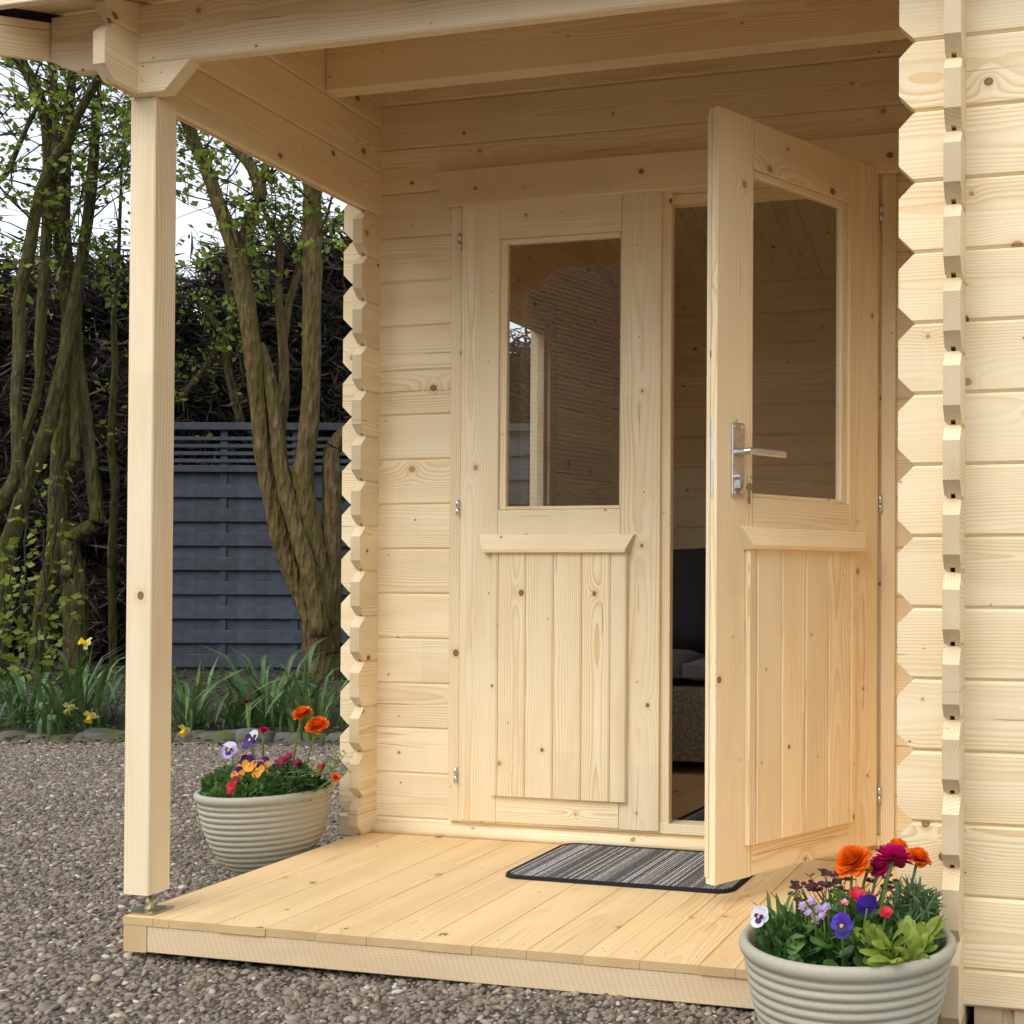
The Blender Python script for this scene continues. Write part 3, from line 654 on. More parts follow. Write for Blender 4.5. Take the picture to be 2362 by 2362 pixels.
def leaf_door(W_, out, handle):
    """leaf in its own frame: x from hinge to free edge, y = out * outward, z up from 0"""
    def hb(name, x0, x1, o0, o1, z0, z1, b=0.0015, vert=False, cut=None):
        y0, y1 = sorted((out * o0, out * o1))
        M4 = AXZ((x1, y0, z0)) if vert else AXX((x0, y0, z0))
        L_, H_ = (z1 - z0, x1 - x0) if vert else (x1 - x0, z1 - z0)
        return (name, L_, y1 - y0, H_, M4, b, cut)
    Z1 = 1.806; th = 0.031; st = 0.119
    P = []
    P.append(hb('stile', 0, st, 0, -th, 0, Z1, vert=True)); P.append(hb('stile', W_ - st, W_, 0, -th, 0, Z1, vert=True))
    P.append(hb('top_rail', st + 0.0008, W_ - st - 0.0008, -0.0007, -th, 1.690, Z1 - 0.001))
    P.append(hb('mid_rail', st + 0.0008, W_ - st - 0.0008, -0.0007, -th, 0.775, 0.902))
    P.append(hb('bottom_rail', st + 0.0008, W_ - st - 0.0008, -0.0007, -th, 0.0005, 0.115))
    gx0, gx1, gz0, gz1 = st, W_ - st, 0.9025, 1.6895
    for a in (hb('glazing_bead', gx0 + 0.0005, gx0 + 0.021, -0.009, -0.030, gz0 + 0.001, gz1 - 0.001, vert=True), hb('glazing_bead', gx1 - 0.007, gx1 - 0.0005, -0.009, -0.030, gz0 + 0.001, gz1 - 0.001, vert=True),
              hb('glazing_bead', gx0 + 0.0215, gx1 - 0.0075, -0.009, -0.030, gz1 - 0.015, gz1 - 0.0005), hb('glazing_bead', gx0 + 0.0215, gx1 - 0.0075, -0.009, -0.030, gz0 + 0.0005, gz0 + 0.010)): P.append(a)
    dx0, dx1 = 0.064, W_ - 0.070
    edges = [0.107, 0.130, 0.2165, 0.303, 0.3895, 0.476, W_ - 0.092]
    for a, b_ in zip(edges[:-1], edges[1:]): P.append(hb('panel_board', a, b_ - 0.0015, 0.0005, 0.0155, 0.079, 0.779, b=0.004, vert=True))
    return P, hb, (gx0, gx1, gz0, gz1), (dx0, dx1)
def build_door(name, W_, M4, out, label, handle):
    P, hb, g_, dr = leaf_door(W_, out, handle)
    # the leaf's inner backing is the door's own mesh
    y0, y1 = sorted((out * -0.012, out * -0.030)); v_, f_ = beam_data(W_ - 0.225, y1 - y0, 0.70, 0.001)
    d = mesh(name, v_, f_, 'wood', cabin, fix=True); d.data.transform(Matrix.Translation((0.1125, y0, 0.10))); d.matrix_basis = M4
    tag(d, label)
    for nm, L_, T_, H_, Mx, b, cut in P: beam(nm, d, L_, T_, H_, Mx, b=b, cut=cut)
    # drip rail: sloping top, mitred ends
    x0, x1 = dr; prof = [(0.0005, 0.0), (0.030, 0.003), (0.031, 0.012), (0.012, 0.052), (0.0005, 0.055)]
    va = [(x0 + 0.017 * (1 - z / 0.055) + 0.25 * o, out * o, 0.776 + z) for o, z in prof] + [(x1 - 0.017 * (1 - z / 0.055) - 0.25 * o, out * o, 0.776 + z) for o, z in prof]
    n_ = len(prof); fa = [(i, (i + 1) % n_, n_ + (i + 1) % n_, n_ + i) for i in range(n_)] + [tuple(range(n_))[::-1], tuple(range(n_, 2 * n_))]
    mesh('drip_rail', va, fa, 'wood', d, fix=True)
    mb = MB(); mb.box(g_[0] + 0.004, g_[1] - 0.004, *sorted((out * -0.018, out * -0.021)), g_[2] + 0.003, g_[3] - 0.003); mb.done('glass_pane', 'glass', d)
    for hz in (0.13, 0.91, 1.69):
        mb = MB(); hx = -0.006
        mb.tube([(hx, out * 0.004, hz - 0.022), (hx, out * 0.004, hz - 0.001)], 0.0052, 12); mb.done('hinge', 'steel', d, True)
        mb = MB(); mb.tube([(hx, out * 0.004, hz + 0.001), (hx, out * 0.004, hz + 0.022)], 0.0052, 12); mb.done('hinge', 'steel', d, True)
    return d
LW = 0.618
d1 = build_door('door', LW, Matrix.Translation((0.282, YL, 0.051)), -1, 'closed door leaf', False)
# rebate strip behind the closed leaf's free edge
vb = beam('rebate_strip', d1, 1.79, 0.026, 0.030, AXZ((LW + 0.026, 0.012, 0.012)), b=0.002)
TH = R(61.2)
dv = Vector((-math.cos(TH), -math.sin(TH), 0)); nv = Vector((math.sin(TH), -math.cos(TH), 0))
RW = 0.597
d2 = build_door('door', RW, axes((1.5165, YL, 0.051), dv, nv, (0, 0, 1)), 1, 'door leaf standing open with handle and key', True)
# rebated free edge of the open leaf
beam('edge_lip', d2, 1.775, 0.012, 0.004, AXZ((RW + 0.004, -0.031, 0.016)), b=0.0008)
# handle set
hx, hz = RW - 0.0655, 0.987
mb = MB(); prof = [(0.020, 0.0), (0.0205, 0.0025), (0.0185, 0.0055), (0, 0.0055)]
def plate(w, h_, o0, o1, r):
    k = []
    for (sx, sz, a0) in ((1, 1, 0), (-1, 1, 90), (-1, -1, 180), (1, -1, 270)):
        for q in range(4): a = R(a0 + 30 * q); k.append((sx * (w - r) + r * math.cos(a), sz * (h_ - r) + r * math.sin(a)))
    n_ = len(k); v_ = [(hx + x, o0, hz + z) for x, z in k] + [(hx + x, o1 - 0.001, hz + z) for x, z in k] + [(hx + x * 0.93, o1, hz + z * 0.985) for x, z in k]
    f_ = [(j * n_ + i, j * n_ + (i + 1) % n_, (j + 1) * n_ + (i + 1) % n_, (j + 1) * n_ + i) for j in range(2) for i in range(n_)] + [tuple(range(2 * n_, 3 * n_))]
    return v_, f_
v_, f_ = plate(0.0205, 0.0875, 0.0004, 0.007, 0.004); mesh('handle_plate', v_, f_, 'steel', d2, fix=True)
mb = MB(); mb.tube([(hx, 0.006, hz + 0.017), (hx, 0.013, hz + 0.017)], 0.0118, 20); mb.done('handle_rose', 'steel', d2)
mb = MB(); mb.tube([(hx, 0.012, hz + 0.017), (hx, 0.030, hz + 0.018), (hx - 0.004, 0.041, hz + 0.019), (hx - 0.014, 0.046, hz + 0.019)], [0.0075, 0.0078, 0.0085, 0.008], 14)
v_, f_ = beam_data(0.105, 0.011, 0.017, 0.003); mb.add([(hx - 0.117 + x, 0.0405 + y, hz + 0.0105 + z) for x, y, z in v_], f_); mb.done('lever', 'steel', d2, fix=True)
mb = MB(); mb.tube([(hx, 0.006, hz - 0.040), (hx, 0.018, hz - 0.040)], 0.0085, 16)
mb.box(hx - 0.0045, hx + 0.0045, 0.0065, 0.016, hz - 0.066, hz - 0.042); mb.done('lock_cylinder', 'steel', d2)
mb = MB(); kx = hx - 0.016
mb.tube([(kx + 0.012 * math.cos(a) * 0.6, 0.026 + 0.004 * math.sin(a), hz - 0.044 + 0.0065 * math.sin(a)) for a in [i * 0.5236 for i in range(13)]], 0.0009, 6, cap=False); mb.done('key_ring', 'key', d2)
mb = MB()
mb.add([(kx + 0.0105 * math.cos(i * 0.5236), y, hz - 0.0635 + 0.0105 * math.sin(i * 0.5236)) for y in (0.025, 0.0272) for i in range(12)],
       [tuple(range(12)), tuple(range(23, 11, -1))] + [(i, (i + 1) % 12, 12 + (i + 1) % 12, 12 + i) for i in range(12)])
mb.box(kx - 0.0038, kx + 0.0038, 0.0251, 0.0271, hz - 0.103, hz - 0.073); mb.box(kx + 0.0038, kx + 0.0062, 0.0251, 0.0271, hz - 0.095, hz - 0.088); mb.done('key', 'key', d2)
for sx in (-1, 1):
    for sz in (-1, 1):
        mb = MB(); mb.lathe([(0.0031, 0.0), (0.0026, 0.0014), (0, 0.0018)], 10); o = mb.done('screw', 'screw', d2, True)
        o.matrix_basis = axes((hx + sx * 0.0125, 0.0069, hz + sz * 0.0775), (1, 0, 0), (0, 0, -1), (0, 1, 0))
mb = MB(); mb.box(RW + 0.0002, RW + 0.0012, -0.026, -0.011, hz - 0.09, hz + 0.095); mb.done('lock_strip', 'steel', d2)

# ---------------------------------------------------------------- side window
win = hboard('window', cabin, 0, 0.001, 0, 0.001, 0, 0.001); win.data.clear_geometry()
fw = 0.032
mbw = MB(); mbw.box(-0.021, -0.018, WY0 + fw - 0.008, WY1 - fw + 0.008, WZ0 + fw - 0.008, WZ1 - fw + 0.008)
bpy.data.objects.remove(win); win = mbw.done('window', 'glass', cabin)
for y0, y1 in ((WY0 + 0.001, WY0 + fw), (WY1 - fw, WY1 - 0.001)):
    beam('window_frame', win, WZ1 - WZ0 - 0.002, 0.058, y1 - y0, axes((0.008, y1, WZ0 + 0.001), (0, 0, 1), (-1, 0, 0), (0, -1, 0)), b=0.002)
for z0, z1 in ((WZ0 + 0.0015, WZ0 + fw), (WZ1 - fw, WZ1 - 0.0015)):
    beam('window_frame', win, WY1 - WY0 - 2 * fw - 0.001, 0.0575, z1 - z0, AXY((0.0078, WY0 + fw + 0.0005, z0)), b=0.002)
for y0, y1 in ((WY0 - 0.055, WY0 + 0.012), (WY1 - 0.012, WY1 + 0.06)):
    beam('window_trim', win, WZ1 - WZ0 + 0.11, 0.016, y1 - y0, axes((0.0245, y1, WZ0 - 0.055), (0, 0, 1), (-1, 0, 0), (0, -1, 0)), b=0.002)
for z0, z1 in ((WZ1 - 0.012, WZ1 + 0.0545), (WZ0 - 0.0545, WZ0 + 0.012)):
    beam('window_trim', win, WY1 - WY0 - 0.025, 0.0155, z1 - z0, AXY((0.0242, WY0 + 0.0125, z0)), b=0.002)

w0, w1, wz0, wz1 = 2.62, 3.02, zX(5), zX(13) - 0.0  # out-of-view front room window, added to let more light into the interior
mbw = MB(); mbw.box(w0 + 0.04, w1 - 0.04, YF + 0.016, YF + 0.019, wz0 + 0.04, wz1 - 0.04); added_window = mbw.done('window', 'glass', cabin)
for a, b in ((w0 + 0.001, w0 + 0.055), (w1 - 0.055, w1 - 0.001)): vboard('window_frame', added_window, a, b, YF - 0.012, YF + 0.05, wz0 + 0.001, wz1 - 0.001)
for a, b in ((wz0 + 0.001, wz0 + 0.055), (wz1 - 0.055, wz1 - 0.001)): hboard('window_frame', added_window, w0 + 0.0555, w1 - 0.0555, YF - 0.0115, YF + 0.0495, a, b)
# ---------------------------------------------------------------- door mats
def door_mat(name, label, x0, x1, y0, y1, z, rz=0.0):
    root = thing(name, label, 'doormat', ((x0 + x1) / 2, (y0 + y1) / 2, z)); root.rotation_euler = (0, 0, rz)
    w, h_ = (x1 - x0) / 2, (y1 - y0) / 2; r = 0.045
    def outline(ins):
        k = []
        for sx, sy, a0 in ((1, 1, 0), (-1, 1, 90), (-1, -1, 180), (1, -1, 270)):
            for q in range(7): a = R(a0 + 15 * q); k.append((sx * (w - r) + (r - ins) * math.cos(a), sy * (h_ - r) + (r - ins) * math.sin(a)))
        return k
    o1, o2, o3 = outline(0), outline(0.003), outline(0.013); n_ = len(o1)
    v_ = [(x, y, 0.0006) for x, y in o1] + [(x, y, 0.008) for x, y in o2] + [(x, y, 0.008) for x, y in o3] + [(x, y, 0.005) for x, y in o3]
    f_ = [(j * n_ + i, j * n_ + (i + 1) % n_, (j + 1) * n_ + (i + 1) % n_, (j + 1) * n_ + i) for j in range(3) for i in range(n_)]
    mesh('mat_border', v_, f_, 'mat_edge', root)
    o3 = outline(0.0128); mesh('mat_pile', [(x, y, 0.0068) for x, y in o3], [tuple(range(n_))], 'mat', root)
door_mat('doormat', 'grey striped ribbed doormat with black border on the porch boards', 0.622, 1.236, -0.425, -0.033, 0.0, R(-0.6))
door_mat('doormat', 'dark mat on the cabin floor just inside the doorway', 0.87, 1.35, 0.10, 0.62, 0.026, R(-4))

# ---------------------------------------------------------------- sofa inside
sofa = thing('rattan_sofa', 'dark rattan sofa with charcoal cushions inside the cabin', 'sofa', (0.55, 1.05, 0.0265))
mb = MB(); sx0, sx1, sy0, sy1 = -0.52, 0.62, 0.0, 0.66
mb.box(sx0, sx1, sy0, sy1, 0.05, 0.325)
for a in range(34):                                   # woven strands
    for b_ in range(22):
        x = sx0 + (sx1 - sx0) * (a + 0.5) / 34; z = 0.058 + 0.262 * (b_ + 0.5) / 22
        o_ = 0.004 if (a + b_) % 2 else 0.001
        mb.box(x - 0.0155, x + 0.0155, sy0 - o_ - 0.0005, sy0 + 0.001, z - 0.0045, z + 0.0045)
o = mb.done('rattan_base', 'rattan', sofa)
for x in (sx0 + 0.03, sx1 - 0.07):
    for y in (sy0 + 0.03, sy1 - 0.07):
        mb = MB(); mb.box(x, x + 0.04, y, y + 0.04, 0.0, 0.05); mb.done('leg', 'rattan', sofa)
def cushion(name, c, hx_, hy_, hz_, mat, rot=0.0, round_=0.3):
    bm = bmesh.new(); bmesh.ops.create_cube(bm, size=2.0); bmesh.ops.subdivide_edges(bm, edges=bm.edges[:], cuts=7, use_grid_fill=True)
    for q in bm.verts:
        x, y, z = q.co; ex = (1 - abs(x) ** 5) ; ez = (1 - abs(z) ** 5)
        q.co = Vector((x * hx_ * (1 - 0.05 * (1 - abs(z))), y * hy_ * (0.45 + 0.55 * max(0, ex * ez) ** 0.5), z * hz_ * (1 - 0.05 * (1 - abs(x)))))
    me = bpy.data.meshes.new(name); bm.to_mesh(me); bm.free(); me.materials.append(M[mat]); me.polygons.foreach_set('use_smooth', [True] * len(me.polygons))
    o = link(bpy.data.objects.new(name, me), sofa); o.location = c; o.rotation_euler = (rot, 0, 0); return o
for cx_ in (-0.235, 0.335):
    o = cushion('seat_cushion', (cx_, 0.30, 0.385), 0.283, 0.058, 0.31, 'seat_fabric'); o.rotation_euler = (R(90), 0, 0)
mb = MB(); mb.box(sx0, sx1, sy1 - 0.06, sy1, 0.325, 0.74); mb.done('back_frame', 'rattan', sofa)
for s_ in (sx0, sx1 - 0.07):
    mb = MB(); mb.box(s_, s_ + 0.07, sy0, sy1 - 0.061, 0.3255, 0.60); mb.done('armrest', 'rattan', sofa)
cushion('back_cushion', (-0.17, 0.43, 0.635), 0.26, 0.09, 0.215, 'dark_cushion', R(-12))
cushion('back_cushion', (0.36, 0.46, 0.60), 0.20, 0.09, 0.18, 'dark_cushion', R(-14))
# ---------------------------------------------------------------- planters
def planter(label, c, r, tilt=(0, 0, 0)):
    root = thing('flower_pot', label, 'flower pot', c, group='stone coloured ribbed flower pots'); root.rotation_euler = tilt
    h_ = 0.246; nr = 13; prof = [(0.0, 0.0), (0.40 * r, 0.0)]
    def rad(z): return r * float(np.interp(z / h_, [0, 0.05, 0.12, 0.2, 0.29, 0.38, 0.5, 0.61, 0.8, 1.0], [0.42, 0.475, 0.575, 0.67, 0.75, 0.815, 0.875, 0.918, 0.968, 1.0]))
    z0, z1 = 0.004, h_ - 0.026
    for i in range(nr):
        for q in range(7):
            t_ = (i + q / 7) / nr; z = z0 + (z1 - z0) * t_
            prof.append((rad(z) - 0.0048 + 0.0062 * math.sin(math.pi * (q + 0.35) / 7) ** 0.7, z))
    for a in range(9):
        th = -60 + 240 * a / 8; prof.append((rad(h_) - 0.004 + 0.0095 * math.cos(R(th)) , h_ - 0.0125 + 0.0125 * math.sin(R(th))))
    prof += [(r - 0.022, h_ - 0.03), (r - 0.035, h_ - 0.08)]
    mb = MB(); mb.lathe(prof, 72); mb.done('pot_body', 'pot', root, True)
    mb = MB(); mb.lathe([(r - 0.020, h_ - 0.034), (r * 0.6, h_ - 0.028), (r * 0.3, h_ - 0.024), (0, h_ - 0.022)], 40); o = mb.done('potting_soil', 'compost', root, True)
    return root
PL, PR = Vector((-0.199, -0.232, -0.084)), Vector((1.671, -1.205, -0.084))
planter('ribbed stone coloured pot of pansies standing beside the log corner', PL, 0.180, (R(0.5), R(-1.2), 0))
planter('ribbed stone coloured pot of ranunculus standing before the porch step', PR, 0.178)
SOIL = 0.125

def ranunculus_head(mb, c, n, r, m=0, count=64):
    n = Vector(n).normalized(); a = n.orthogonal().normalized(); b = n.cross(a); base = Vector(c) - n * r * 0.42
    for i in range(count):
        t_ = (i + 0.5) / count; ang = i * 2.39996 + random.uniform(-0.2, 0.2)
        inc = R(8 + 92 * t_ ** 0.8 + random.uniform(-5, 5)); rd = a * math.cos(ang) + b * math.sin(ang)
        out = n * math.cos(inc) + rd * math.sin(inc)
        mb.petal(base + rd * r * 0.05, out, n * math.sin(inc) - rd * math.cos(inc), r * (0.72 + 0.42 * t_) * random.uniform(0.92, 1.06), r * (0.30 + 0.16 * t_), cup=0.38 - 0.42 * t_, m=m, root=0.5)
def ranunculus(label, heads, base, mat, leaves=3, group=None, leafmat='leaf_grey'):
    """heads: [(world point, radius, facing)]"""
    root = thing('ranunculus', label, 'flower', base, group)
    for c, r, n in heads:
        c = Vector(c) - Vector(base); n = Vector(n).normalized()
        mid = c * 0.5 + Vector((random.uniform(-0.01, 0.01), random.uniform(-0.01, 0.01), 0.012)); e = c - n * r * 0.5
        mb = MB(); mb.tube([Vector((0, 0, -0.01)), mid * 0.6, mid.lerp(e, 0.55), e], [0.0032, 0.003, 0.0026, 0.003], 7); mb.done('stem', 'stem', root, True)
        mb = MB(); ranunculus_head(mb, c, n, r); mb.done('flower_head', mat, root, True)
    for i in range(leaves):
        mb = MB(); feather(mb, Vector((0, 0, 0)), random.uniform(0, 6.28), random.uniform(0.05, 0.09)); mb.done('leaf', leafmat, root)
    return root
def feather(mb, p, az, L_, m=0, lift=0.75):
    """divided, ferny leaf"""
    d = Vector((math.cos(az), math.sin(az), 0)); up = Vector((0, 0, 1)); pts = [p + d * L_ * t_ * 0.85 + up * L_ * (lift * t_ - 0.55 * t_ * t_) for t_ in (0, 0.3, 0.6, 0.85, 1)]
    sd_ = d.cross(up)
    mb.strip(pts, [0.0014, 0.0013, 0.0012, 0.003, 0.0005], sd_, m)
    for j, t_ in enumerate((0.4, 0.6, 0.78, 0.92)):
        q = p + d * L_ * t_ * 0.85 + up * L_ * (lift * t_ - 0.55 * t_ * t_)
        for s_ in (-1, 1):
            o = (d * 0.75 + sd_ * s_ * 0.8 + up * random.uniform(-0.1, 0.25)).normalized(); l2 = L_ * (0.42 - 0.06 * j)
            mb.strip([q, q + o * l2 * 0.5, q + o * l2], [0.001, l2 * 0.13, 0.0006], d.cross(o).cross(o) + sd_ * 0.1, m)
            for k in (-1, 1):
                o2 = (o + d * 0.35 * k + up * 0.1 * k).normalized(); q2 = q + o * l2 * 0.45
                mb.strip([q2, q2 + o2 * l2 * 0.35, q2 + o2 * l2 * 0.6], [0.001, l2 * 0.09, 0.0005], d.cross(o2).cross(o2) + up * 0.01, m)
def pansy_face(mb, c, n, s, up=Vector((0, 0, 1)), top=0, low=1, blotch=2, eye=3):
    if blotch is None and s < 0.022 and top == 0:
        n = Vector(n).normalized(); u = (up - n * n.dot(up)).normalized(); r_ = u.cross(n); a0 = random.uniform(0, 72)
        for lay, (ln, wd, off) in enumerate(((1.0, 0.36, 0.0), (0.78, 0.30, 0.0022), (0.5, 0.2, 0.004))):
            for k in range(5):
                a = R(a0 + 72 * k + 36 * lay + random.uniform(-9, 9)); o = r_ * math.cos(a) + u * math.sin(a) + n * random.uniform(0.05, 0.35)
                mb.petal(Vector(c) + n * off, o, n, ln * s * random.uniform(0.85, 1.1), wd * s, cup=random.uniform(-0.15, 0.3), m=(low if lay else top), root=0.3)
        return
    n = Vector(n).normalized(); u = (up - n * n.dot(up)).normalized(); r_ = u.cross(n)
    def pt(ang, L_, w, m, off): 
        ang += random.uniform(-6, 6); o = r_ * math.cos(R(ang)) + u * math.sin(R(ang)) + n * random.uniform(-0.12, 0.25); mb.petal(Vector(c) + n * off, o, n, L_ * s * random.uniform(0.9, 1.08), w * s * random.uniform(0.88, 1.05), cup=random.uniform(-0.15, 0.25), m=m, root=0.35)
    pt(64, 1.02, 0.60, top, 0.0); pt(116, 1.02, 0.60, top, 0.0012)
    pt(8, 0.86, 0.50, low, 0.0025); pt(172, 0.86, 0.50, low, 0.0025); pt(270, 0.98, 0.66, low, 0.004)
    if blotch is not None:
        pt(270, 0.58, 0.34, blotch, 0.0062); pt(10, 0.46, 0.22, blotch, 0.005); pt(170, 0.46, 0.22, blotch, 0.005)
    for a in (0, 120, 240): pt(a + 30, 0.16, 0.1, eye, 0.0085)
def pansy(label, c, n, s, mats, base, group=None, name='pansy', leaves=3):
    root = thing(name, label, 'flower', base, group); c = Vector(c) - Vector(base)
    mb = MB(); mb.tube([(0, 0, -0.012), c * 0.55 + Vector((0, 0, 0.012)), c - Vector(n).normalized() * 0.004], [0.0018, 0.0016, 0.0014], 6); mb.done('stem', 'stem', root, True)
    mb = MB(); pansy_face(mb, c, n, s, blotch=2 if mats[2] else None); o = mb.done('flower_head', [mats[0], mats[1], mats[2] or mats[1], mats[3]], root, True)
    for i in range(leaves):
        a = random.uniform(0, 6.28); L_ = random.uniform(0.02, 0.034); d = Vector((math.cos(a), math.sin(a), random.uniform(0.1, 0.5)))
        mb = MB(); mb.petal((0, 0, 0.002), d, (0, 0, 1), L_, L_ * 0.36, 0.05, root=0.3); mb.done('leaf', 'leaf_mid', root, True)
    return root
def soil_below(p, pot, k=0.8):
    q = Vector((p.x - pot.x, p.y - pot.y, 0)) * k
    if q.length > 0.14: q = q.normalized() * 0.14
    return Vector((pot.x + q.x, pot.y + q.y, SOIL))
def mound(name, label, c, rx, ry, h_, n, L_, W_, mat, cat='plant', spread=0.5):
    root = thing(name, label, cat, c)
    u_ = rng.random(n) ** 0.55; a = rng.random(n) * 6.2832
    x, y = u_ * np.cos(a) * rx, u_ * np.sin(a) * ry; z = h_ * (1 - u_ ** 2.2) * rng.uniform(0.45, 1.0, n)
    for pot_, Rm in ((PR, 0.150), (PL, 0.168)):
        wx, wy = x + c[0] - pot_.x, y + c[1] - pot_.y; rr = np.hypot(wx, wy)
        if rr.min() < 0.3:
            k_ = np.where(rr > Rm, Rm / np.maximum(rr, 1e-6), 1.0); x, y = wx * k_ + pot_.x - c[0], wy * k_ + pot_.y - c[1]; z = np.where(k_ < 1, z + 0.012, z)
    P_ = np.stack([x, y, z], 1); d = np.stack([x / rx, y / ry, 0.5 + 0.7 * rng.random(n)], 1) + spread * unit(n); d /= np.linalg.norm(d, axis=1, keepdims=True)
    sc = rng.uniform(0.6, 1.25, (n, 1)); o = quads('foliage', P_, d * L_ * sc, perp(d) * W_ * sc, mat, root); o['kind'] = 'stuff'
    mb = MB()
    for i in range(0, n, max(1, n // 60)): mb.tube([(x[i] * 0.55, y[i] * 0.55, -0.012), tuple(P_[i])], [0.0009, 0.0006], 4, cap=False)
    o = mb.done('stalks', 'stem', root); o['kind'] = 'stuff'
    return root
def pR(u, v, d): return at(u, v, d)

# pot before the step: flowers, each placed where its stem stands in the pot
FR = Vector((0.15, -0.75, 0.55))
def rh(u, v, d, r, n): return (at(u, v, d), r, n)
p = at(1605, 1617, 2.06); ranunculus('wide orange ranunculus with its petals opening above the striped mat side of the pot', [rh(1605, 1617, 2.06, 0.030, (-0.25, -0.55, 0.8))], soil_below(p, PR, 0.45), 'orange', 8)
p = at(1686, 1607, 2.02); ranunculus('magenta ranunculus facing away, the tallest in the pot before the step', [rh(1686, 1607, 2.02, 0.031, (0.05, 0.35, 0.9))], soil_below(p, PR, 0.5), 'magenta', 8)
p = at(1660, 1630, 2.09); ranunculus('half open magenta ranunculus bud tucked under the large magenta bloom', [rh(1658, 1629, 2.09, 0.020, (-0.2, -0.3, 0.9))], soil_below(p, PR, 0.5), 'magenta', 2)
p = at(1735, 1611, 2.08); ranunculus('orange ranunculus beside the log ends, seen from its side', [rh(1735, 1611, 2.08, 0.022, (0.35, -0.1, 0.9))], soil_below(p, PR, 0.6), 'orange', 8)
p = at(1692, 1590, 2.14); ranunculus('orange ranunculus mostly hidden behind the large magenta bloom', [rh(1694, 1590, 2.14, 0.018, (0.0, 0.1, 0.9))], soil_below(p, PR, 0.5), 'orange', 1)
p = at(1637, 1637, 2.08); root = ranunculus('closed yellow green ranunculus bud on a thin stem', [rh(1637, 1637, 2.08, 0.010, (0, 0, 1))], soil_below(p, PR, 0.5), 'yellow', 1)
p = at(1436, 1730, 1.99); pansy('white pansy with a violet blotch leaning over the pot rim', p, (-0.25, -0.85, 0.25), 0.019, ('white', 'white', 'violet', 'yellow'), soil_below(p, PR, 0.8))
p = at(1589, 1746, 1.90); pansy('deep blue pansy with a black heart facing out over the pot rim', p, (0.05, -0.9, 0.2), 0.0205, ('blue', 'blue', 'violet', 'yellow'), soil_below(p, PR, 0.8))
p = at(1635, 1711, 1.95); pansy('blue pansy seen from behind above the deep blue one', p, (-0.25, 0.8, 0.45), 0.0215, ('blue', 'blue', 'violet', 'yellow'), soil_below(p, PR, 0.7))
for u, v, d, s, lb in ((1618, 1690, 2.0, 0.016, 'red flower behind the blue pansies'), (1640, 1697, 2.04, 0.013, 'small red flower beside the stem of the magenta ranunculus'), (1672, 1722, 1.96, 0.013, 'low red flower at the foot of the grey green leaves')):
    p = at(u, v, d); pansy(lb, p, (0.1, -0.6, 0.7), s, ('red', 'red', None, 'red'), soil_below(p, PR, 0.8), name='red_primula')
p = at(1594, 1706, 1.97); pansy('pink rosebud shaped flower beside the red flowers', p, (0.0, -0.3, 0.9), 0.010, ('red', 'pink', None, 'pink'), soil_below(p, PR, 0.8), name='red_primula')
for i, (u, v) in enumerate(((1532, 1700), (1545, 1715), (1524, 1722), (1552, 1728), (1538, 1735), (1515, 1710), (1560, 1712))):
    p = at(u, v, 1.97 + 0.02 * (i % 3)); pansy('tiny pale pink blossom among the leaves at the middle of the pot', p, (random.uniform(-0.5, 0.5), -0.7, 0.6), 0.0085, ('pink', 'lilac', None, 'white'), soil_below(p, PR, 0.8), 'tiny pink blossoms in the pot before the step', 'pink_blossom', 1)
# foliage of that pot
def sub(x, y): return (PR.x + x, PR.y + y, SOIL)
mound('leafy_bedding_plant', 'low mound of small dark green leaves at the pot rim under the white pansy', sub(-0.095, -0.075), 0.085, 0.080, 0.075, 760, 0.0095, 0.0055, 'leaf_dark')
mound('ferny_bedding_plant', 'feathery blue green leaves spilling towards the log ends', sub(0.105, 0.03), 0.088, 0.09, 0.125, 900, 0.016, 0.0028, 'leaf_grey', spread=0.9)
mound('green_bedding_plant', 'mid green leafy plant filling the centre of the pot', sub(0.01, -0.02), 0.115, 0.105, 0.115, 980, 0.015, 0.0062, 'leaf_mid')
rt = thing('round_leaved_plant', 'rounded green leaves standing at the front rim of the pot', 'plant', sub(0.0, -0.11))
for i in range(34):
    a = random.uniform(0, 6.28); L_ = random.uniform(0.026, 0.042); b0 = Vector((random.uniform(-0.075, 0.065), random.uniform(-0.03, 0.055), random.uniform(0.0, 0.055)))
    mb = MB(); mb.petal(b0, (math.cos(a) * 0.8, math.sin(a) * 0.8 - 0.3, 0.35), (0, -0.5, 1), L_, L_ * 0.42, 0.05, root=0.45); mb.done('leaf', 'leaf_mid' if i % 3 else 'leaf_grey', rt, True)
lm = thing('lime_leaved_plant', 'lime green celery like leaves hanging over the pot rim', 'plant', sub(0.10, -0.085))
for i in range(24):
    a = R(random.uniform(-190, 80)); L_ = random.uniform(0.05, 0.10); b0 = Vector((0, 0, 0)); hd = Vector((math.cos(a) * 0.75, math.sin(a) * 0.75, random.uniform(0.5, 1.1))).normalized()
    e = b0 + hd * L_ * 0.75; mb = MB(); mb.tube([b0, b0.lerp(e, 0.5) + Vector((0, 0, 0.004)), e], [0.0018, 0.0014, 0.0011], 5)
    for k in (-55, -22, 10, 40):
        o = Matrix.Rotation(R(k), 3, 'Y') @ Matrix.Rotation(R(k * 0.6), 3, 'Z') @ hd
        mb.petal(e, o, (-hd.x * 0.3, -0.6, 0.9), L_ * random.uniform(0.34, 0.55), L_ * 0.10, random.uniform(-0.5, 0.2), root=0.25)
    mb.done('leaf', 'leaf_lime', lm, True)
ox = thing('maroon_oxalis', 'dark maroon shamrock leaves on thin stalks behind the flowers', 'plant', sub(-0.03, 0.06))
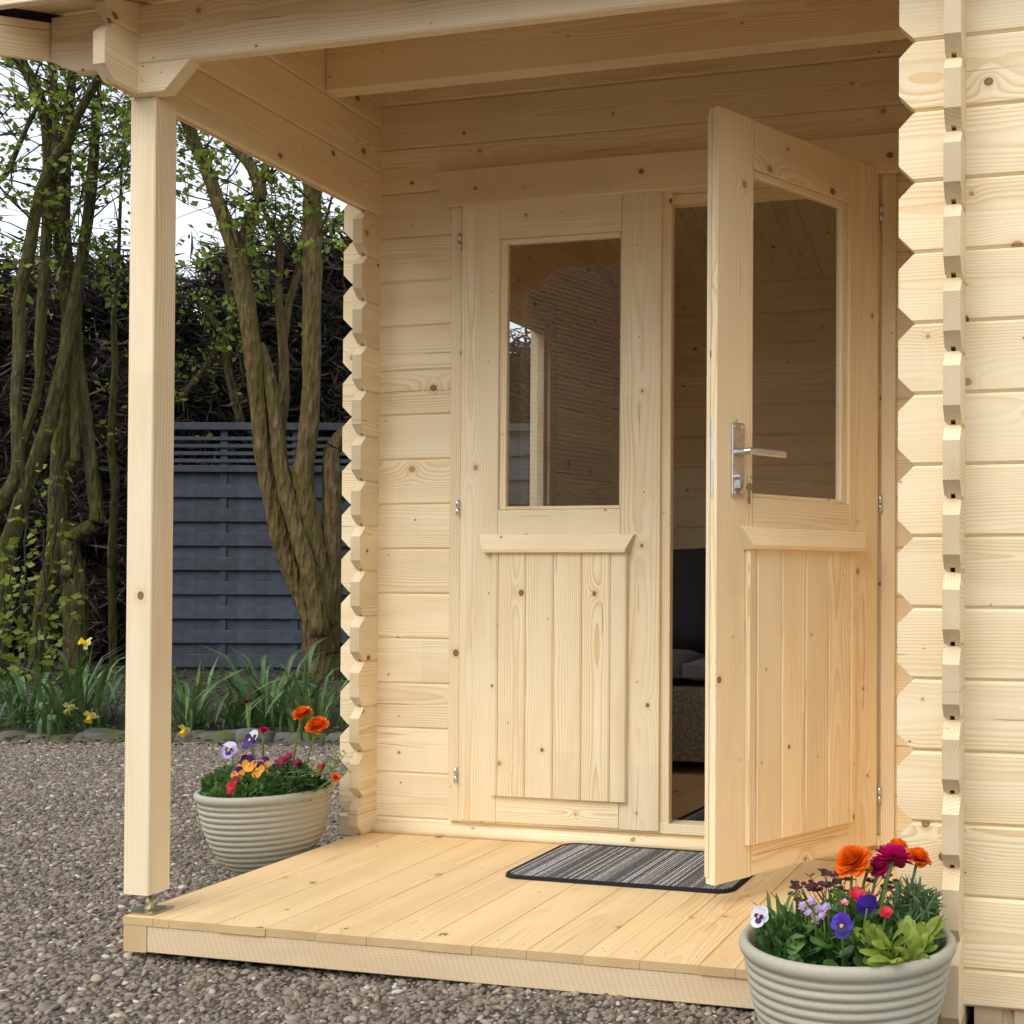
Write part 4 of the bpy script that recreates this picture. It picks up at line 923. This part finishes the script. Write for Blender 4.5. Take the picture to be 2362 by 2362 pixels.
for i in range(46):
    tgt = at(random.uniform(1492, 1690), random.gauss(1668, 17), random.uniform(2.08, 2.24)) - Vector(sub(-0.03, 0.06))
    st = Vector((random.uniform(-0.04, 0.05), random.uniform(-0.04, 0.03), 0.0)); mb = MB(); mb.tube([st, st.lerp(tgt, 0.5) + Vector((0, 0, 0.01)), tgt], [0.0009, 0.0008, 0.0007], 4)
    a0 = random.uniform(0, 6.28); s_ = random.uniform(0.008, 0.014)
    for k in range(3):
        a = a0 + k * 2.094; mb.petal(tgt, (math.cos(a), math.sin(a), random.uniform(-0.3, 0.5)), (0, -0.3, 1), s_, s_ * 0.55, 0.1, root=0.15)
    mb.done('leaf', 'leaf_maroon', ox)
gl = thing('grassy_bedding_plant', 'upright grassy green leaves at the pot rim beside the white pansy', 'plant', sub(-0.09, 0.0))
for i in range(60):
    a = random.uniform(0, 6.28); L_ = random.uniform(0.06, 0.115); b0 = Vector((random.uniform(-0.04, 0.045), random.uniform(-0.05, 0.05), 0)); d = Vector((math.cos(a) * 0.35, math.sin(a) * 0.35, 1)); mb = MB()
    mb.strip([b0, b0 + d * L_ * 0.5, b0 + d * L_ * 0.8 + Vector((d.x, d.y, -0.1)) * L_ * 0.2, b0 + d * L_ + Vector((d.x, d.y, -0.3)) * L_ * 0.4], [0.002, 0.0042, 0.0034, 0.0003], (-math.sin(a), math.cos(a), 0), fold=0.3); mb.done('leaf', 'leaf_mid', gl)

# pot beside the log corner
def subl(x, y): return (PL.x + x, PL.y + y, SOIL)
p = at(569, 1341, 3.46); ranunculus('tall orange ranunculus bending towards the cabin wall', [rh(569, 1341, 3.46, 0.026, (-0.1, -0.35, 0.9))], soil_below(p, PL, 0.7), 'orange', 7)
p = at(597, 1363, 3.43); ranunculus('broad orange ranunculus with layered petals next to the taller one', [rh(597, 1363, 3.43, 0.029, (0.1, -0.45, 0.85))], soil_below(p, PL, 0.7), 'orange', 7)
p = at(634, 1466, 3.38); ranunculus('small orange ranunculus drooping past the pot rim near the log ends', [rh(633, 1466, 3.36, 0.011, (0.3, -0.7, 0.4))], Vector((PL.x + 0.13, PL.y - 0.03, SOIL)), 'orange', 1)
p = at(465, 1322, 3.5); ranunculus('closed purple bud on the tallest green stem', [rh(465, 1322, 3.5, 0.0085, (0, 0, 1))], soil_below(p, PL, 0.4), 'burgundy', 1)
p = at(497, 1375, 3.48); ranunculus('pink and purple bud below the tallest bud', [rh(497, 1375, 3.48, 0.0105, (0.3, -0.3, 0.8))], soil_below(p, PL, 0.4), 'magenta', 1)
p = at(476, 1397, 3.42); pansy('large violet pansy with pale upper petals', p, (-0.2, -0.8, 0.3), 0.031, ('white', 'violet', 'violet', 'yellow'), soil_below(p, PL, 0.6))
p = at(434, 1416, 3.40); pansy('pansy with lilac and white petals at the outer edge of the pot', p, (0.15, -0.85, 0.25), 0.026, ('white', 'lilac', 'violet', 'yellow'), soil_below(p, PL, 0.7))
for i, (u, v) in enumerate(((450, 1462), (458, 1449), (467, 1440), (472, 1443), (500, 1443), (518, 1455), (487, 1452))):
    p = at(u, v, 3.38 + 0.02 * (i % 3)); pansy('small viola with amber lower petals and violet upper petals', p, (random.uniform(-0.4, 0.3), -0.85, 0.3), 0.0235, ('violet', 'amber', None, 'yellow'), soil_below(p, PL, 0.75), 'amber and violet violas in the pot by the log corner', 'viola', 2)
p = at(462, 1428, 3.44); pansy('single amber viola above the cluster', p, (0, -0.6, 0.6), 0.012, ('amber', 'amber', None, 'yellow'), soil_below(p, PL, 0.75), name='viola')
p = at(438, 1486, 3.30); pansy('bright red flower hanging over the pot front rim', p, (-0.1, -0.9, 0.25), 0.021, ('red', 'red', None, 'red'), soil_below(p, PL, 0.9), name='red_primula')
p = at(447, 1470, 3.33); pansy('small red flower just above the bright red one', p, (0.1, -0.8, 0.4), 0.012, ('red', 'burgundy', None, 'red'), soil_below(p, PL, 0.9), name='red_primula')
for i, (u, v, s_) in enumerate(((533, 1436, 0.019), (545, 1428, 0.016), (561, 1440, 0.016), (566, 1455, 0.021), (608, 1449, 0.017))):
    p = at(u, v, 3.40 + 0.02 * (i % 2)); pansy('burgundy flower among the leaves below the orange ranunculus', p, (random.uniform(-0.4, 0.4), -0.7, 0.5), s_, ('burgundy', 'burgundy', None, 'magenta'), soil_below(p, PL, 0.75), 'burgundy flowers in the pot by the log corner', 'burgundy_flower', 2)
mound('mossy_bedding_plant', 'mound of tiny bright green leaves in the pot by the log corner', subl(-0.105, -0.03), 0.10, 0.12, 0.095, 2100, 0.0072, 0.0042, 'leaf_mid', spread=0.8)
mound('dark_bedding_plant', 'dark glossy foliage on the cabin side of the pot by the log corner', subl(0.085, -0.02), 0.115, 0.13, 0.112, 1150, 0.016, 0.0055, 'leaf_dark', spread=0.8)
mound('viola_foliage', 'soft green viola leaves spilling at the pot front by the log corner', subl(-0.01, -0.08), 0.12, 0.12, 0.085, 1200, 0.011, 0.006, 'leaf_mid', spread=0.7)
gl = thing('ranunculus_leaves', 'tall pale green leaves beside the orange ranunculus stems', 'plant', subl(0.10, 0.02))
for i in range(10):
    mb = MB(); feather(mb, Vector((random.uniform(-0.04, 0.04), random.uniform(-0.04, 0.04), 0)), random.uniform(-1.4, 1.9), random.uniform(0.09, 0.15), lift=1.3); mb.done('leaf', 'leaf_grey' if i % 2 else 'leaf_lime', gl)

# ---------------------------------------------------------------- daffodils
LEAFV = []
for k in range(12):
    L_ = random.uniform(0.34, 0.60); w = random.uniform(0.0085, 0.0125); bend = random.uniform(0.3, 1.9); pts = []; wd = []; pos = Vector((0, 0, 0)); ang = R(random.uniform(3, 16)); kink = random.uniform(0.45, 0.75)
    for i in range(11):
        t_ = i / 10; pts.append(pos.copy()); wd.append(w * (0.75 + 0.35 * math.sin(math.pi * min(1, t_ * 1.2))) * (1 if t_ < 0.8 else max(0.05, (1 - t_) / 0.2)))
        ang += (bend * 0.10 + (bend * 0.9 if abs(t_ - kink) < 0.06 else 0.0)); pos += Vector((math.sin(ang), 0, math.cos(ang))) * L_ / 10
    tw = random.uniform(-0.6, 0.6); mb = MB(); mb.strip(pts, wd, (math.sin(tw) * 0.5, 1, 0), fold=0.25)
    me = bpy.data.meshes.new('leaf'); me.from_pydata(mb.v, [], mb.f); me.materials.append(M['daff_leaf']); me.polygons.foreach_set('use_smooth', [True] * len(me.polygons)); LEAFV.append(me)
def bed_point(u, v):
    p = on_z(u, v, -0.05)
    for _ in range(4): p = on_z(u, v, bed_z(p.x, p.y))
    return p
def daff_flower(root, c, n, s=1.0):
    c = Vector(c); n = Vector(n).normalized(); a = n.orthogonal().normalized(); b = n.cross(a); mb = MB()
    for k in range(6):
        q = R(60 * k + 15); o = a * math.cos(q) + b * math.sin(q); mb.petal(c, o, n, 0.036 * s, 0.0145 * s, -0.15, 0, root=0.3)
    fl = mb.done('flower_head', 'cream', root, True); mb = MB()
    rings = [(0.008, 0.0), (0.010, 0.012), (0.012, 0.024), (0.0165, 0.031), (0.019, 0.033)]; v_ = []; n_ = 16
    for j, (r_, h_) in enumerate(rings):
        for k in range(n_):
            q = 6.2832 * k / n_; w = 1 + (0.10 * math.sin(q * 7) if j >= 3 else 0); v_.append(c + (a * math.cos(q) + b * math.sin(q)) * r_ * w * s + n * h_ * s)
    mb.add(v_, [(j * n_ + k, j * n_ + (k + 1) % n_, (j + 1) * n_ + (k + 1) % n_, (j + 1) * n_ + k) for j in range(4) for k in range(n_)]); mb.done('trumpet', 'yellow', fl, True)
def daffodils(label, u, v, nl, spread, sc, flowers=()):
    base = bed_point(u, v); root = thing('daffodil_clump', label, 'daffodil', base)
    for i in range(nl):
        o = link(bpy.data.objects.new('leaf', random.choice(LEAFV)), root); a = random.uniform(0, 6.28); r_ = abs(random.gauss(0, spread))
        x, y = r_ * math.cos(a), r_ * math.sin(a) * 0.7
        o.location = (x, y, bed_z(base.x + x, base.y + y) - base.z - 0.02); o.rotation_euler = (random.uniform(-0.12, 0.12), random.uniform(-0.1, 0.15), a + random.uniform(-0.8, 0.8)); k = sc * random.uniform(0.7, 1.15); o.scale = (k, k, k)
    for (fu, fv, n) in flowers:
        d = (base - CAM).dot(AX_F) - (0.22 if fv > 1300 else 0.05); c = at(fu, fv, d) - base; mb = MB(); t0 = Vector((c.x * 0.6, c.y * 0.6 + 0.02, 0))
        nn = Vector(n).normalized(); mb.tube([t0, t0.lerp(c, 0.6) + Vector((0, 0.015, 0.03)), c - nn * 0.03 + Vector((0, 0, 0.012)), c - nn * 0.004], [0.004, 0.0035, 0.0028, 0.003], 6); mb.done('stem', 'stem', root, True)
        daff_flower(root, c, nn, 1.05)
    return root
daffodils('tall daffodil clump with three yellow blooms in front of the mossy trunks', 140, 1372, 74, 0.13, 1.0, ((164, 1214, (-0.3, -0.6, 0.3)), (132, 1334, (0.05, -0.55, -0.8)), (171, 1350, (0.1, -0.55, -0.75))))
daffodils('daffodil leaves without blooms where the bed meets the gravel beyond the clump of three blooms', 50, 1366, 30, 0.12, 0.92)
daffodils('daffodil clump with one nodding yellow bloom beside the porch post', 362, 1374, 34, 0.07, 0.95, ((349, 1376, (-0.1, -0.6, -0.7)),))
daffodils('broad daffodil clump without blooms below the leaning tree', 520, 1366, 60, 0.16, 0.98)
daffodils('daffodil leaves without blooms behind the ribbed pot by the cabin corner', 600, 1376, 46, 0.12, 0.95)
daffodils('short young daffodil leaves in front of the slate fence', 440, 1368, 22, 0.10, 0.55)

# ground cover and litter on the bed
n = 4200
t_ = rng.random(n) * 4.6 - 1.4; s_ = 0.05 + 2.2 * rng.random(n) ** 1.7
xy = np.array([[SA.x + SDIR.x * a + SN.x * b, SA.y + SDIR.y * a + SN.y * b] for a, b in zip(t_, s_)])
z_ = np.array([bed_z(a, b) for a, b in xy]) + rng.random(n) * 0.05
d = unit(n); d[:, 2] = np.abs(d[:, 2]) * 0.6
o = quads('ground_cover', np.column_stack([xy, z_]), d * (0.008 + 0.014 * rng.random((n, 1))), perp(d) * 0.007, 'leaf_dark', None); tag(o, 'low weeds and moss growing on the bed soil', 'ground cover', kind='stuff')
n = 2600; t_ = rng.random(n) * 4.8 - 1.4; s_ = -0.35 + 2.0 * rng.random(n) ** 1.2
xy = np.array([[SA.x + SDIR.x * a + SN.x * b, SA.y + SDIR.y * a + SN.y * b] for a, b in zip(t_, s_)])
z_ = np.array([(bed_z(a, b) if behind(a, b) > 0.05 else -0.074) for a, b in xy]) + 0.012
d = unit(n); d[:, 2] *= 0.15
o = quads('leaf_litter', np.column_stack([xy, z_]), d * (0.008 + 0.018 * rng.random((n, 1))), perp(d) * 0.005, 'twig', None); tag(o, 'dry brown twigs and dead leaves strewn along the bed', 'leaf litter', kind='stuff')

n = 420; xy = np.column_stack([rng.uniform(-4.2, -0.3, n), rng.uniform(-1.9, 1.9, n)]); xy = xy[[behind(a, b) < -0.05 for a, b in xy]]; n = len(xy)
d = unit(n); d[:, 2] *= 0.12
M['straw'] = simple('dry_leaf', (0.20, 0.14, 0.07), 0.9, nscale=20, namt=0.5)
o = quads('dry_leaf_scatter', np.column_stack([xy, np.full(n, -0.071)]), d * (0.006 + 0.02 * rng.random((n, 1)) ** 2), perp(d) * 0.003, 'straw', None); tag(o, 'dry leaf scraps and straw scattered over the gravel', 'leaf litter', kind='stuff')
# ---------------------------------------------------------------- trees
def px_stem(pts, depth, dz=0.0):
    k = 1932 / 2362; P_ = [at(u, v, depth + dz * i / max(1, len(pts) - 1)) for i, (u, v, w) in enumerate(pts)]
    r_ = [w / (FPX * k) * depth / 2 for u, v, w in pts]
    # smooth: Catmull-Rom
    Q, RR = [], []
    for i in range(len(P_) - 1):
        p0, p1, p2, p3 = P_[max(i - 1, 0)], P_[i], P_[i + 1], P_[min(i + 2, len(P_) - 1)]
        for j in range(4):
            t_ = j / 4; Q.append(0.5 * ((2 * p1) + (p2 - p0) * t_ + (2 * p0 - 5 * p1 + 4 * p2 - p3) * t_ ** 2 + (3 * p1 - p0 - 3 * p2 + p3) * t_ ** 3)); RR.append(r_[i] + (r_[i + 1] - r_[i]) * t_)
    return Q + [P_[-1]], RR + [r_[-1]]
def tree(label, base, stems, mat, twig_from, ntwig, leaves_per, zmin, leafmat='leaf', leaf=0.026, tl=(0.45, 1.1)):
    root = thing('tree', label, 'tree', base); lines = []
    for i, (pts, depth, dz) in enumerate(stems):
        Q, RR = px_stem(pts, depth, dz); Q = [q - base for q in Q]; lines.append((Q, RR))
        mb = MB(); mb.tube(Q, RR, 18, wob=0.09); mb.done('trunk' if i == 0 else 'limb', mat, root, True)
    tw = MB(); C, A = [], []; pool = [(q, r_) for j in twig_from for q, r_ in zip(*lines[j]) if q.z + base.z > zmin]
    for i in range(ntwig):
        q, r_ = random.choice(pool); d = Vector((random.gauss(0, 1), random.gauss(0, 0.7), random.gauss(0.35, 0.6))).normalized(); L_ = random.uniform(*tl); pts = [q]; cur = q.copy(); dd = d.copy()
        for s_ in range(6):
            dd = (dd + Vector((random.gauss(0, 0.22), random.gauss(0, 0.22), random.gauss(0.05, 0.2)))).normalized(); cur = cur + dd * L_ / 6; pts.append(cur.copy())
        w0 = random.uniform(0.003, 0.008); tw.tube(pts, [w0 * (1 - 0.14 * k) for k in range(7)], 5, cap=False)
        for s_ in range(3):
            k = random.randint(2, 6); e = pts[k] + Vector((random.gauss(0, 1), random.gauss(0, 1), random.gauss(0.3, 0.7))).normalized() * L_ * random.uniform(0.2, 0.4)
            m_ = pts[k].lerp(e, 0.5) + Vector((0, 0, 0.02)); tw.tube([pts[k], m_, e], [0.0026, 0.002, 0.0014], 4, cap=False)
            for q2 in range(leaves_per):
                t_ = random.random(); c = pts[k].lerp(e, t_) + Vector((random.gauss(0, 0.025), random.gauss(0, 0.025), random.gauss(0, 0.02))); C.append(c); A.append((e - pts[k]).normalized() + Vector((random.gauss(0, 0.7), random.gauss(0, 0.7), random.gauss(-0.2, 0.5))))
    o = tw.done('branches', 'twig', root); o['kind'] = 'stuff'
    C = np.array([tuple(c) for c in C]); A = np.array([tuple(a) for a in A]); A /= np.linalg.norm(A, axis=1, keepdims=True); sc = leaf * rng.uniform(0.55, 1.2, (len(C), 1))
    o = quads('crown', C, A * sc, perp(A) * sc * 0.62, leafmat, root); o['kind'] = 'stuff'
    return root
D1 = 7.9
b1 = at(606, 1300, D1)
tree('leaning multi stemmed tree with ridged bark in front of the slate fence', b1, [
    ([(606, 1335, 84), (606, 1300, 74), (607, 1240, 66), (606, 1170, 58), (603, 1120, 44)], D1, 0),
    ([(602, 1240, 40), (590, 1170, 40), (564, 1104, 38), (533, 1027, 36), (511, 928, 32), (495, 845, 30), (484, 730, 30), (474, 644, 31), (456, 520, 33), (437, 450, 31), (417, 396, 25), (390, 322, 22), (366, 264, 21), (352, 230, 20), (330, 170, 17), (310, 90, 13), (300, -20, 9), (296, -200, 5)], D1 - 0.05, -0.25),
    ([(455, 500, 24), (474, 406, 24), (491, 366, 24), (474, 315, 20), (440, 278, 18), (417, 244, 17), (398, 208, 15), (380, 130, 12), (372, 20, 8), (368, -160, 4)], D1 - 0.15, 0.2),
    ([(486, 385, 14), (497, 330, 14), (506, 296, 13), (512, 240, 11), (520, 140, 8), (524, -40, 4)], D1 - 0.1, 0.3),
    ([(606, 1200, 34), (587, 1092, 33), (560, 997, 31), (533, 898, 29), (522, 806, 26), (507, 711, 24), (488, 650, 20)], D1 - 0.18, 0.1),
    ([(528, 820, 18), (536, 740, 20), (534, 660, 17), (526, 560, 13), (527, 467, 12), (508, 417, 10), (492, 385, 8)], D1 + 0.12, 0),
    ([(534, 660, 14), (543, 585, 13), (560, 520, 13), (578, 480, 12), (610, 440, 11), (660, 390, 8)], D1 + 0.15, 0.3),
    ([(614, 1180, 40), (606, 1100, 38), (594, 1035, 38), (578, 950, 38), (571, 898, 38), (576, 862, 35), (583, 806, 33), (587, 730, 32), (588, 640, 32), (589, 508, 34), (589, 406, 33), (588, 339, 31), (586, 250, 27), (590, 120, 20), (596, -40, 12), (598, -240, 5)], D1 - 0.08, 0),
    ([(618, 1230, 44), (624, 1100, 40), (626, 959, 34), (625, 865, 30), (632, 838, 28), (655, 816, 27), (695, 780, 24), (760, 690, 18), (800, 560, 10)], D1 - 0.02, 0.1)],
    'bark', (1, 2, 3, 5, 6, 7, 8), 140, 8, 2.65, leaf=0.029)
D2 = 8.4
b2 = at(110, 1300, D2)
tree('mossy multi stemmed tree with a crooked elbow limb above the daffodils', b2, [
    ([(72, 1330, 46), (76, 1280, 42), (82, 1200, 38), (91, 1111, 36), (108, 1035, 35), (111, 921, 34), (118, 825, 34), (122, 730, 32), (130, 650, 28), (131, 542, 26), (119, 440, 25), (121, 305, 22), (129, 220, 17), (135, 142, 13), (138, 60, 10), (140, -120, 5)], D2, 0),
    ([(148, 1330, 52), (145, 1260, 44), (141, 1150, 40), (140, 1085, 37), (131, 1030, 30), (122, 985, 24)], D2 - 0.1, 0),
    ([(128, 1090, 24), (132, 1035, 25), (142, 1010, 26), (168, 996, 26), (182, 984, 26), (180, 950, 23), (173, 883, 22), (164, 806, 22), (151, 711, 22), (143, 640, 21), (146, 560, 18), (160, 470, 15), (176, 360, 12), (184, 240, 9), (190, 90, 5)], D2 - 0.15, 0.1),
    ([(128, 882, 18), (140, 872, 19), (142, 850, 16), (141, 768, 15), (131, 654, 15), (118, 560, 12), (108, 470, 10), (103, 380, 9), (100, 250, 8), (96, 100, 5)], D2 - 0.2, 0)],
    'bark_green', (0, 2, 3), 85, 8, 2.65, leaf=0.028)
D3 = 8.0
b3 = at(20, 1300, D3)
tree('mossy tree of thin crossing stems at the edge of the dark hedge', b3, [
    ([(-10, 1320, 40), (-2, 1200, 36), (5, 1110, 34), (14, 1045, 32), (50, 921, 28), (84, 825, 26), (108, 735, 24), (124, 660, 22), (140, 560, 18), (160, 430, 13), (172, 300, 9), (178, 150, 5)], D3, 0.2),
    ([(-30, 1010, 28), (0, 950, 25), (22, 918, 23), (34, 880, 22), (32, 800, 19), (30, 749, 19), (37, 654, 21), (37, 559, 21), (58, 457, 20), (78, 356, 18), (110, 288, 17), (128, 268, 17), (148, 215, 15), (183, 152, 13), (208, 90, 10), (230, -60, 5)], D3 - 0.1, 0),
    ([(28, 905, 20), (46, 830, 17), (64, 770, 16), (76, 715, 17), (75, 654, 18), (86, 474, 18), (91, 373, 19), (88, 237, 19), (62, 155, 20), (37, 110, 20), (16, 30, 16), (0, -120, 9)], D3 + 0.1, 0),
    ([(100, 345, 12), (105, 237, 11), (98, 129, 10), (92, 0, 6)], D3, 0),
    ([(-60, 420, 14), (-20, 345, 12), (10, 330, 10), (46, 250, 8), (80, 180, 5)], D3, 0)],
    'bark_green', (0, 1, 2, 3, 4), 100, 8, 2.6, leaf=0.028)
b4 = at(214, 1300, 8.7)
tree('slim young tree with thin straight stem beside the porch post', b4, [
    ([(214, 1320, 15), (213, 1150, 14), (210, 1073, 14), (216, 960, 14), (217, 902, 15), (209, 844, 14), (213, 760, 12), (217, 692, 12), (215, 600, 10), (222, 520, 8), (226, 420, 6), (230, 300, 4)], 8.7, 0),
    ([(335, 760, 12), (390, 690, 12), (420, 640, 13), (438, 600, 13), (432, 560, 10), (424, 500, 7)], 8.9, 0),
    ([(455, 800, 14), (440, 740, 15), (428, 690, 15), (424, 640, 13), (400, 600, 10), (372, 560, 7)], 8.9, 0)],
    'bark_green', (0, 1, 2), 60, 3, 1.4, tl=(0.3, 0.7))

# climbing brambles in front of the dark hedge
rt = thing('bramble', 'bramble with pale green leaves climbing thin canes before the dark hedge', 'bramble', at(60, 1300, 7.6))
mb = MB(); C = []
for u0, u1, v1 in ((60, 118, 790), (40, 50, 860), (95, 108, 900), (10, 30, 980), (75, 90, 1000), (0, 10, 1050)):
    a, b = at(u0, 1300, 7.6) - rt.location, at(u1, v1, 7.6) - rt.location; pts = [a.lerp(b, k / 8) + Vector((random.gauss(0, 0.015), random.gauss(0, 0.02), 0)) for k in range(9)]; mb.tube(pts, [0.008 - 0.0006 * k for k in range(9)], 6)
    for k in range(46): C.append(tuple(a.lerp(b, random.random() ** 1.3) + Vector((random.gauss(0, 0.10), random.gauss(0, 0.08), random.gauss(0, 0.04)))))
o = mb.done('canes', 'twig', rt); o['kind'] = 'stuff'
for k in range(90): C.append(tuple(at(random.uniform(-10, 120), random.gauss(1180, 70), 7.6 + random.uniform(-0.2, 0.2)) - rt.location))
C = np.array(C); A = unit(len(C)); A[:, 2] *= 0.5; A /= np.linalg.norm(A, axis=1, keepdims=True); sc = rng.uniform(0.018, 0.038, (len(C), 1))
o = quads('foliage', C, A * sc, perp(A) * sc * 0.7, 'leaf', rt); o['kind'] = 'stuff'

# dark conifers behind
def conifer(i, u, depth, vtop, green, label):
    base = at(u, 1330, depth); base.z = 0.05; top = at(u, vtop, depth).z; Ht = top - base.z
    root = thing('conifer', label, 'conifer', base, 'dark conifers of the boundary hedge')
    mb = MB(); mb.tube([(0, 0, -0.1), (0.03, 0, Ht * 0.5), (0, 0.02, Ht * 0.97)], [0.09, 0.06, 0.012], 9, wob=0.06); mb.done('trunk', 'dead', root, True)
    nb = 170; tw = MB(); C, A, G = [], [], []
    for k in range(nb):
        z = Ht * (0.02 + 0.97 * random.random() ** 1.35); a = random.uniform(0, 6.2832); Rm = (0.25 + 0.85 * (1 - z / Ht) ** 0.6) * random.uniform(0.6, 1.15)
        d = Vector((math.cos(a), math.sin(a), 0)); e = d * Rm + Vector((0, 0, z + random.uniform(-0.15, 0.35))); s0 = Vector((0, 0, z)); m_ = s0.lerp(e, 0.5) + Vector((0, 0, -0.04)); tw.tube([s0, m_, e], [0.010, 0.007, 0.003], 4, cap=False)
        for q in range(88):
            t_ = random.random() ** 0.75; C.append(tuple(s0.lerp(e, t_) + Vector((random.gauss(0, 0.10), random.gauss(0, 0.10), random.gauss(-0.02, 0.08))))); v_ = d * 0.7 + Vector((random.gauss(0, 0.7), random.gauss(0, 0.7), random.gauss(-0.1, 0.55))); A.append(tuple(v_.normalized())); G.append(t_ > 0.72 and random.random() < green)
    o = tw.done('branches', 'dead', root); o['kind'] = 'stuff'
    C, A, G = np.array(C), np.array(A), np.array(G); sc = rng.uniform(0.05, 0.15, (len(C), 1)); W_ = perp(A) * rng.uniform(0.0022, 0.0085, (len(C), 1))
    o = quads('crown', C[G], (A * sc)[G], W_[G] * 1.3, 'needle', root); o['kind'] = 'stuff'
    o = quads('dead_twigs', C[~G], (A * sc)[~G], W_[~G], 'dead', root); o['kind'] = 'stuff'
specs = [(-190, 10.2, 480, 0.5), (-70, 9.9, 540, 0.35), (40, 10.3, 500, 0.3), (140, 9.9, 560, 0.3), (235, 10.4, 520, 0.3), (325, 9.9, 545, 0.4), (405, 10.3, 470, 0.55), (490, 10.0, 520, 0.55), (570, 10.4, 490, 0.5), (650, 10.0, 470, 0.6), (740, 10.4, 440, 0.6), (840, 10.0, 640, 0.7), (935, 10.3, 740, 0.8), (1010, 10.0, 700, 0.9), (1100, 10.4, 620, 0.7)]
for i, sp in enumerate(specs): conifer(i, *sp, 'dark twiggy conifer in the hedge row behind the garden')

# ---------------------------------------------------------------- brick house across the garden (mirrored in the door glass)
def brick_mat():
    g = NT('brickwork'); tc = g.n('ShaderNodeTexCoord').outputs['Object']; s_ = g.sep(tc)
    b = g.n('ShaderNodeTexBrick'); g.link(g.comb(g.math('ADD', s_[0], s_[1]), s_[2], 0), b.inputs['Vector'])
    b.inputs['Scale'].default_value = 1.0; b.inputs['Brick Width'].default_value = 0.225; b.inputs['Row Height'].default_value = 0.075; b.inputs['Mortar Size'].default_value = 0.013
    b.inputs['Color1'].default_value = (0.20, 0.095, 0.055, 1); b.inputs['Color2'].default_value = (0.34, 0.18, 0.105, 1); b.inputs['Mortar'].default_value = (0.55, 0.48, 0.39, 1)
    g.bump(b.outputs['Fac'], 0.5, -0.01)
    return g.set(Base_Color=b.outputs[0], Roughness=0.9)
M['brick'] = brick_mat(); M['tile'] = simple('roof_tile', (0.16, 0.10, 0.08), 0.85, nscale=30, namt=0.4); M['upvc'] = simple('white_paint', (0.78, 0.79, 0.78), 0.4)
M['pane_dark'] = simple('house_window', (0.03, 0.035, 0.04), 0.08, spec=0.6)
HO = Vector((-6.1, -15.5, -0.1)); hdx = Vector((0.29, -0.957, 0)).normalized(); hdy = Vector((hdx.y, -hdx.x, 0))
house = thing('brick_house', 'red brick house with tiled gable roof across the garden', 'house', HO); house.matrix_basis = axes(HO, hdx, -hdy, (0, 0, 1))
mb = MB(); mb.box(-8, 9, -7.5, 0.0, 0, 6.9); mb.add([(-8, 0, 6.9), (-8, -7.5, 6.9), (-8, -3.75, 9.6), (9, 0, 6.9), (9, -7.5, 6.9), (9, -3.75, 9.6)], [(0, 1, 2), (5, 4, 3)]); mb.done('wall', 'brick', house)
mb = MB(); mb.add([(-8.4, 0.4, 6.7), (9.4, 0.4, 6.7), (9.4, -3.75, 9.75), (-8.4, -3.75, 9.75), (-8.4, -7.9, 6.7), (9.4, -7.9, 6.7)], [(0, 1, 2, 3), (3, 2, 5, 4)]); mb.done('roof', 'tile', house)
for x, z0, z1 in ((-5.5, 1.0, 2.3), (-5.5, 3.7, 4.9), (5.5, 3.7, 4.9), (5.5, 1.0, 2.3)):
    mb = MB(); mb.box(x - 0.7, x + 0.7, -0.02, 0.05, z0, z1); w_ = mb.done('window', 'upvc', house)
    for q in (-1, 1): mb = MB(); mb.box(x + q * 0.33 - 0.27, x + q * 0.33 + 0.27, 0.045, 0.06, z0 + 0.08, z1 - 0.08); mb.done('pane', 'pane_dark', w_)
HW = Vector((-1.2, -17.0, -0.1)); wing = thing('brick_annex', 'low brick annexe with white eaves beside the brick house', 'house', HW)
mb = MB(); mb.box(-2.5, 5, -6, 0, 0, 4.6); mb.done('wall', 'brick', wing)
mb = MB(); mb.box(-2.7, 5.2, -0.06, 0.25, 4.35, 4.62); mb.done('fascia', 'upvc', wing)
mb = MB(); mb.add([(-2.8, 0.3, 4.62), (5.3, 0.3, 4.62), (5.3, -3, 6.4), (-2.8, -3, 6.4), (-2.8, -6.3, 4.62), (5.3, -6.3, 4.62)], [(0, 1, 2, 3), (3, 2, 5, 4)]); mb.done('roof', 'tile', wing)
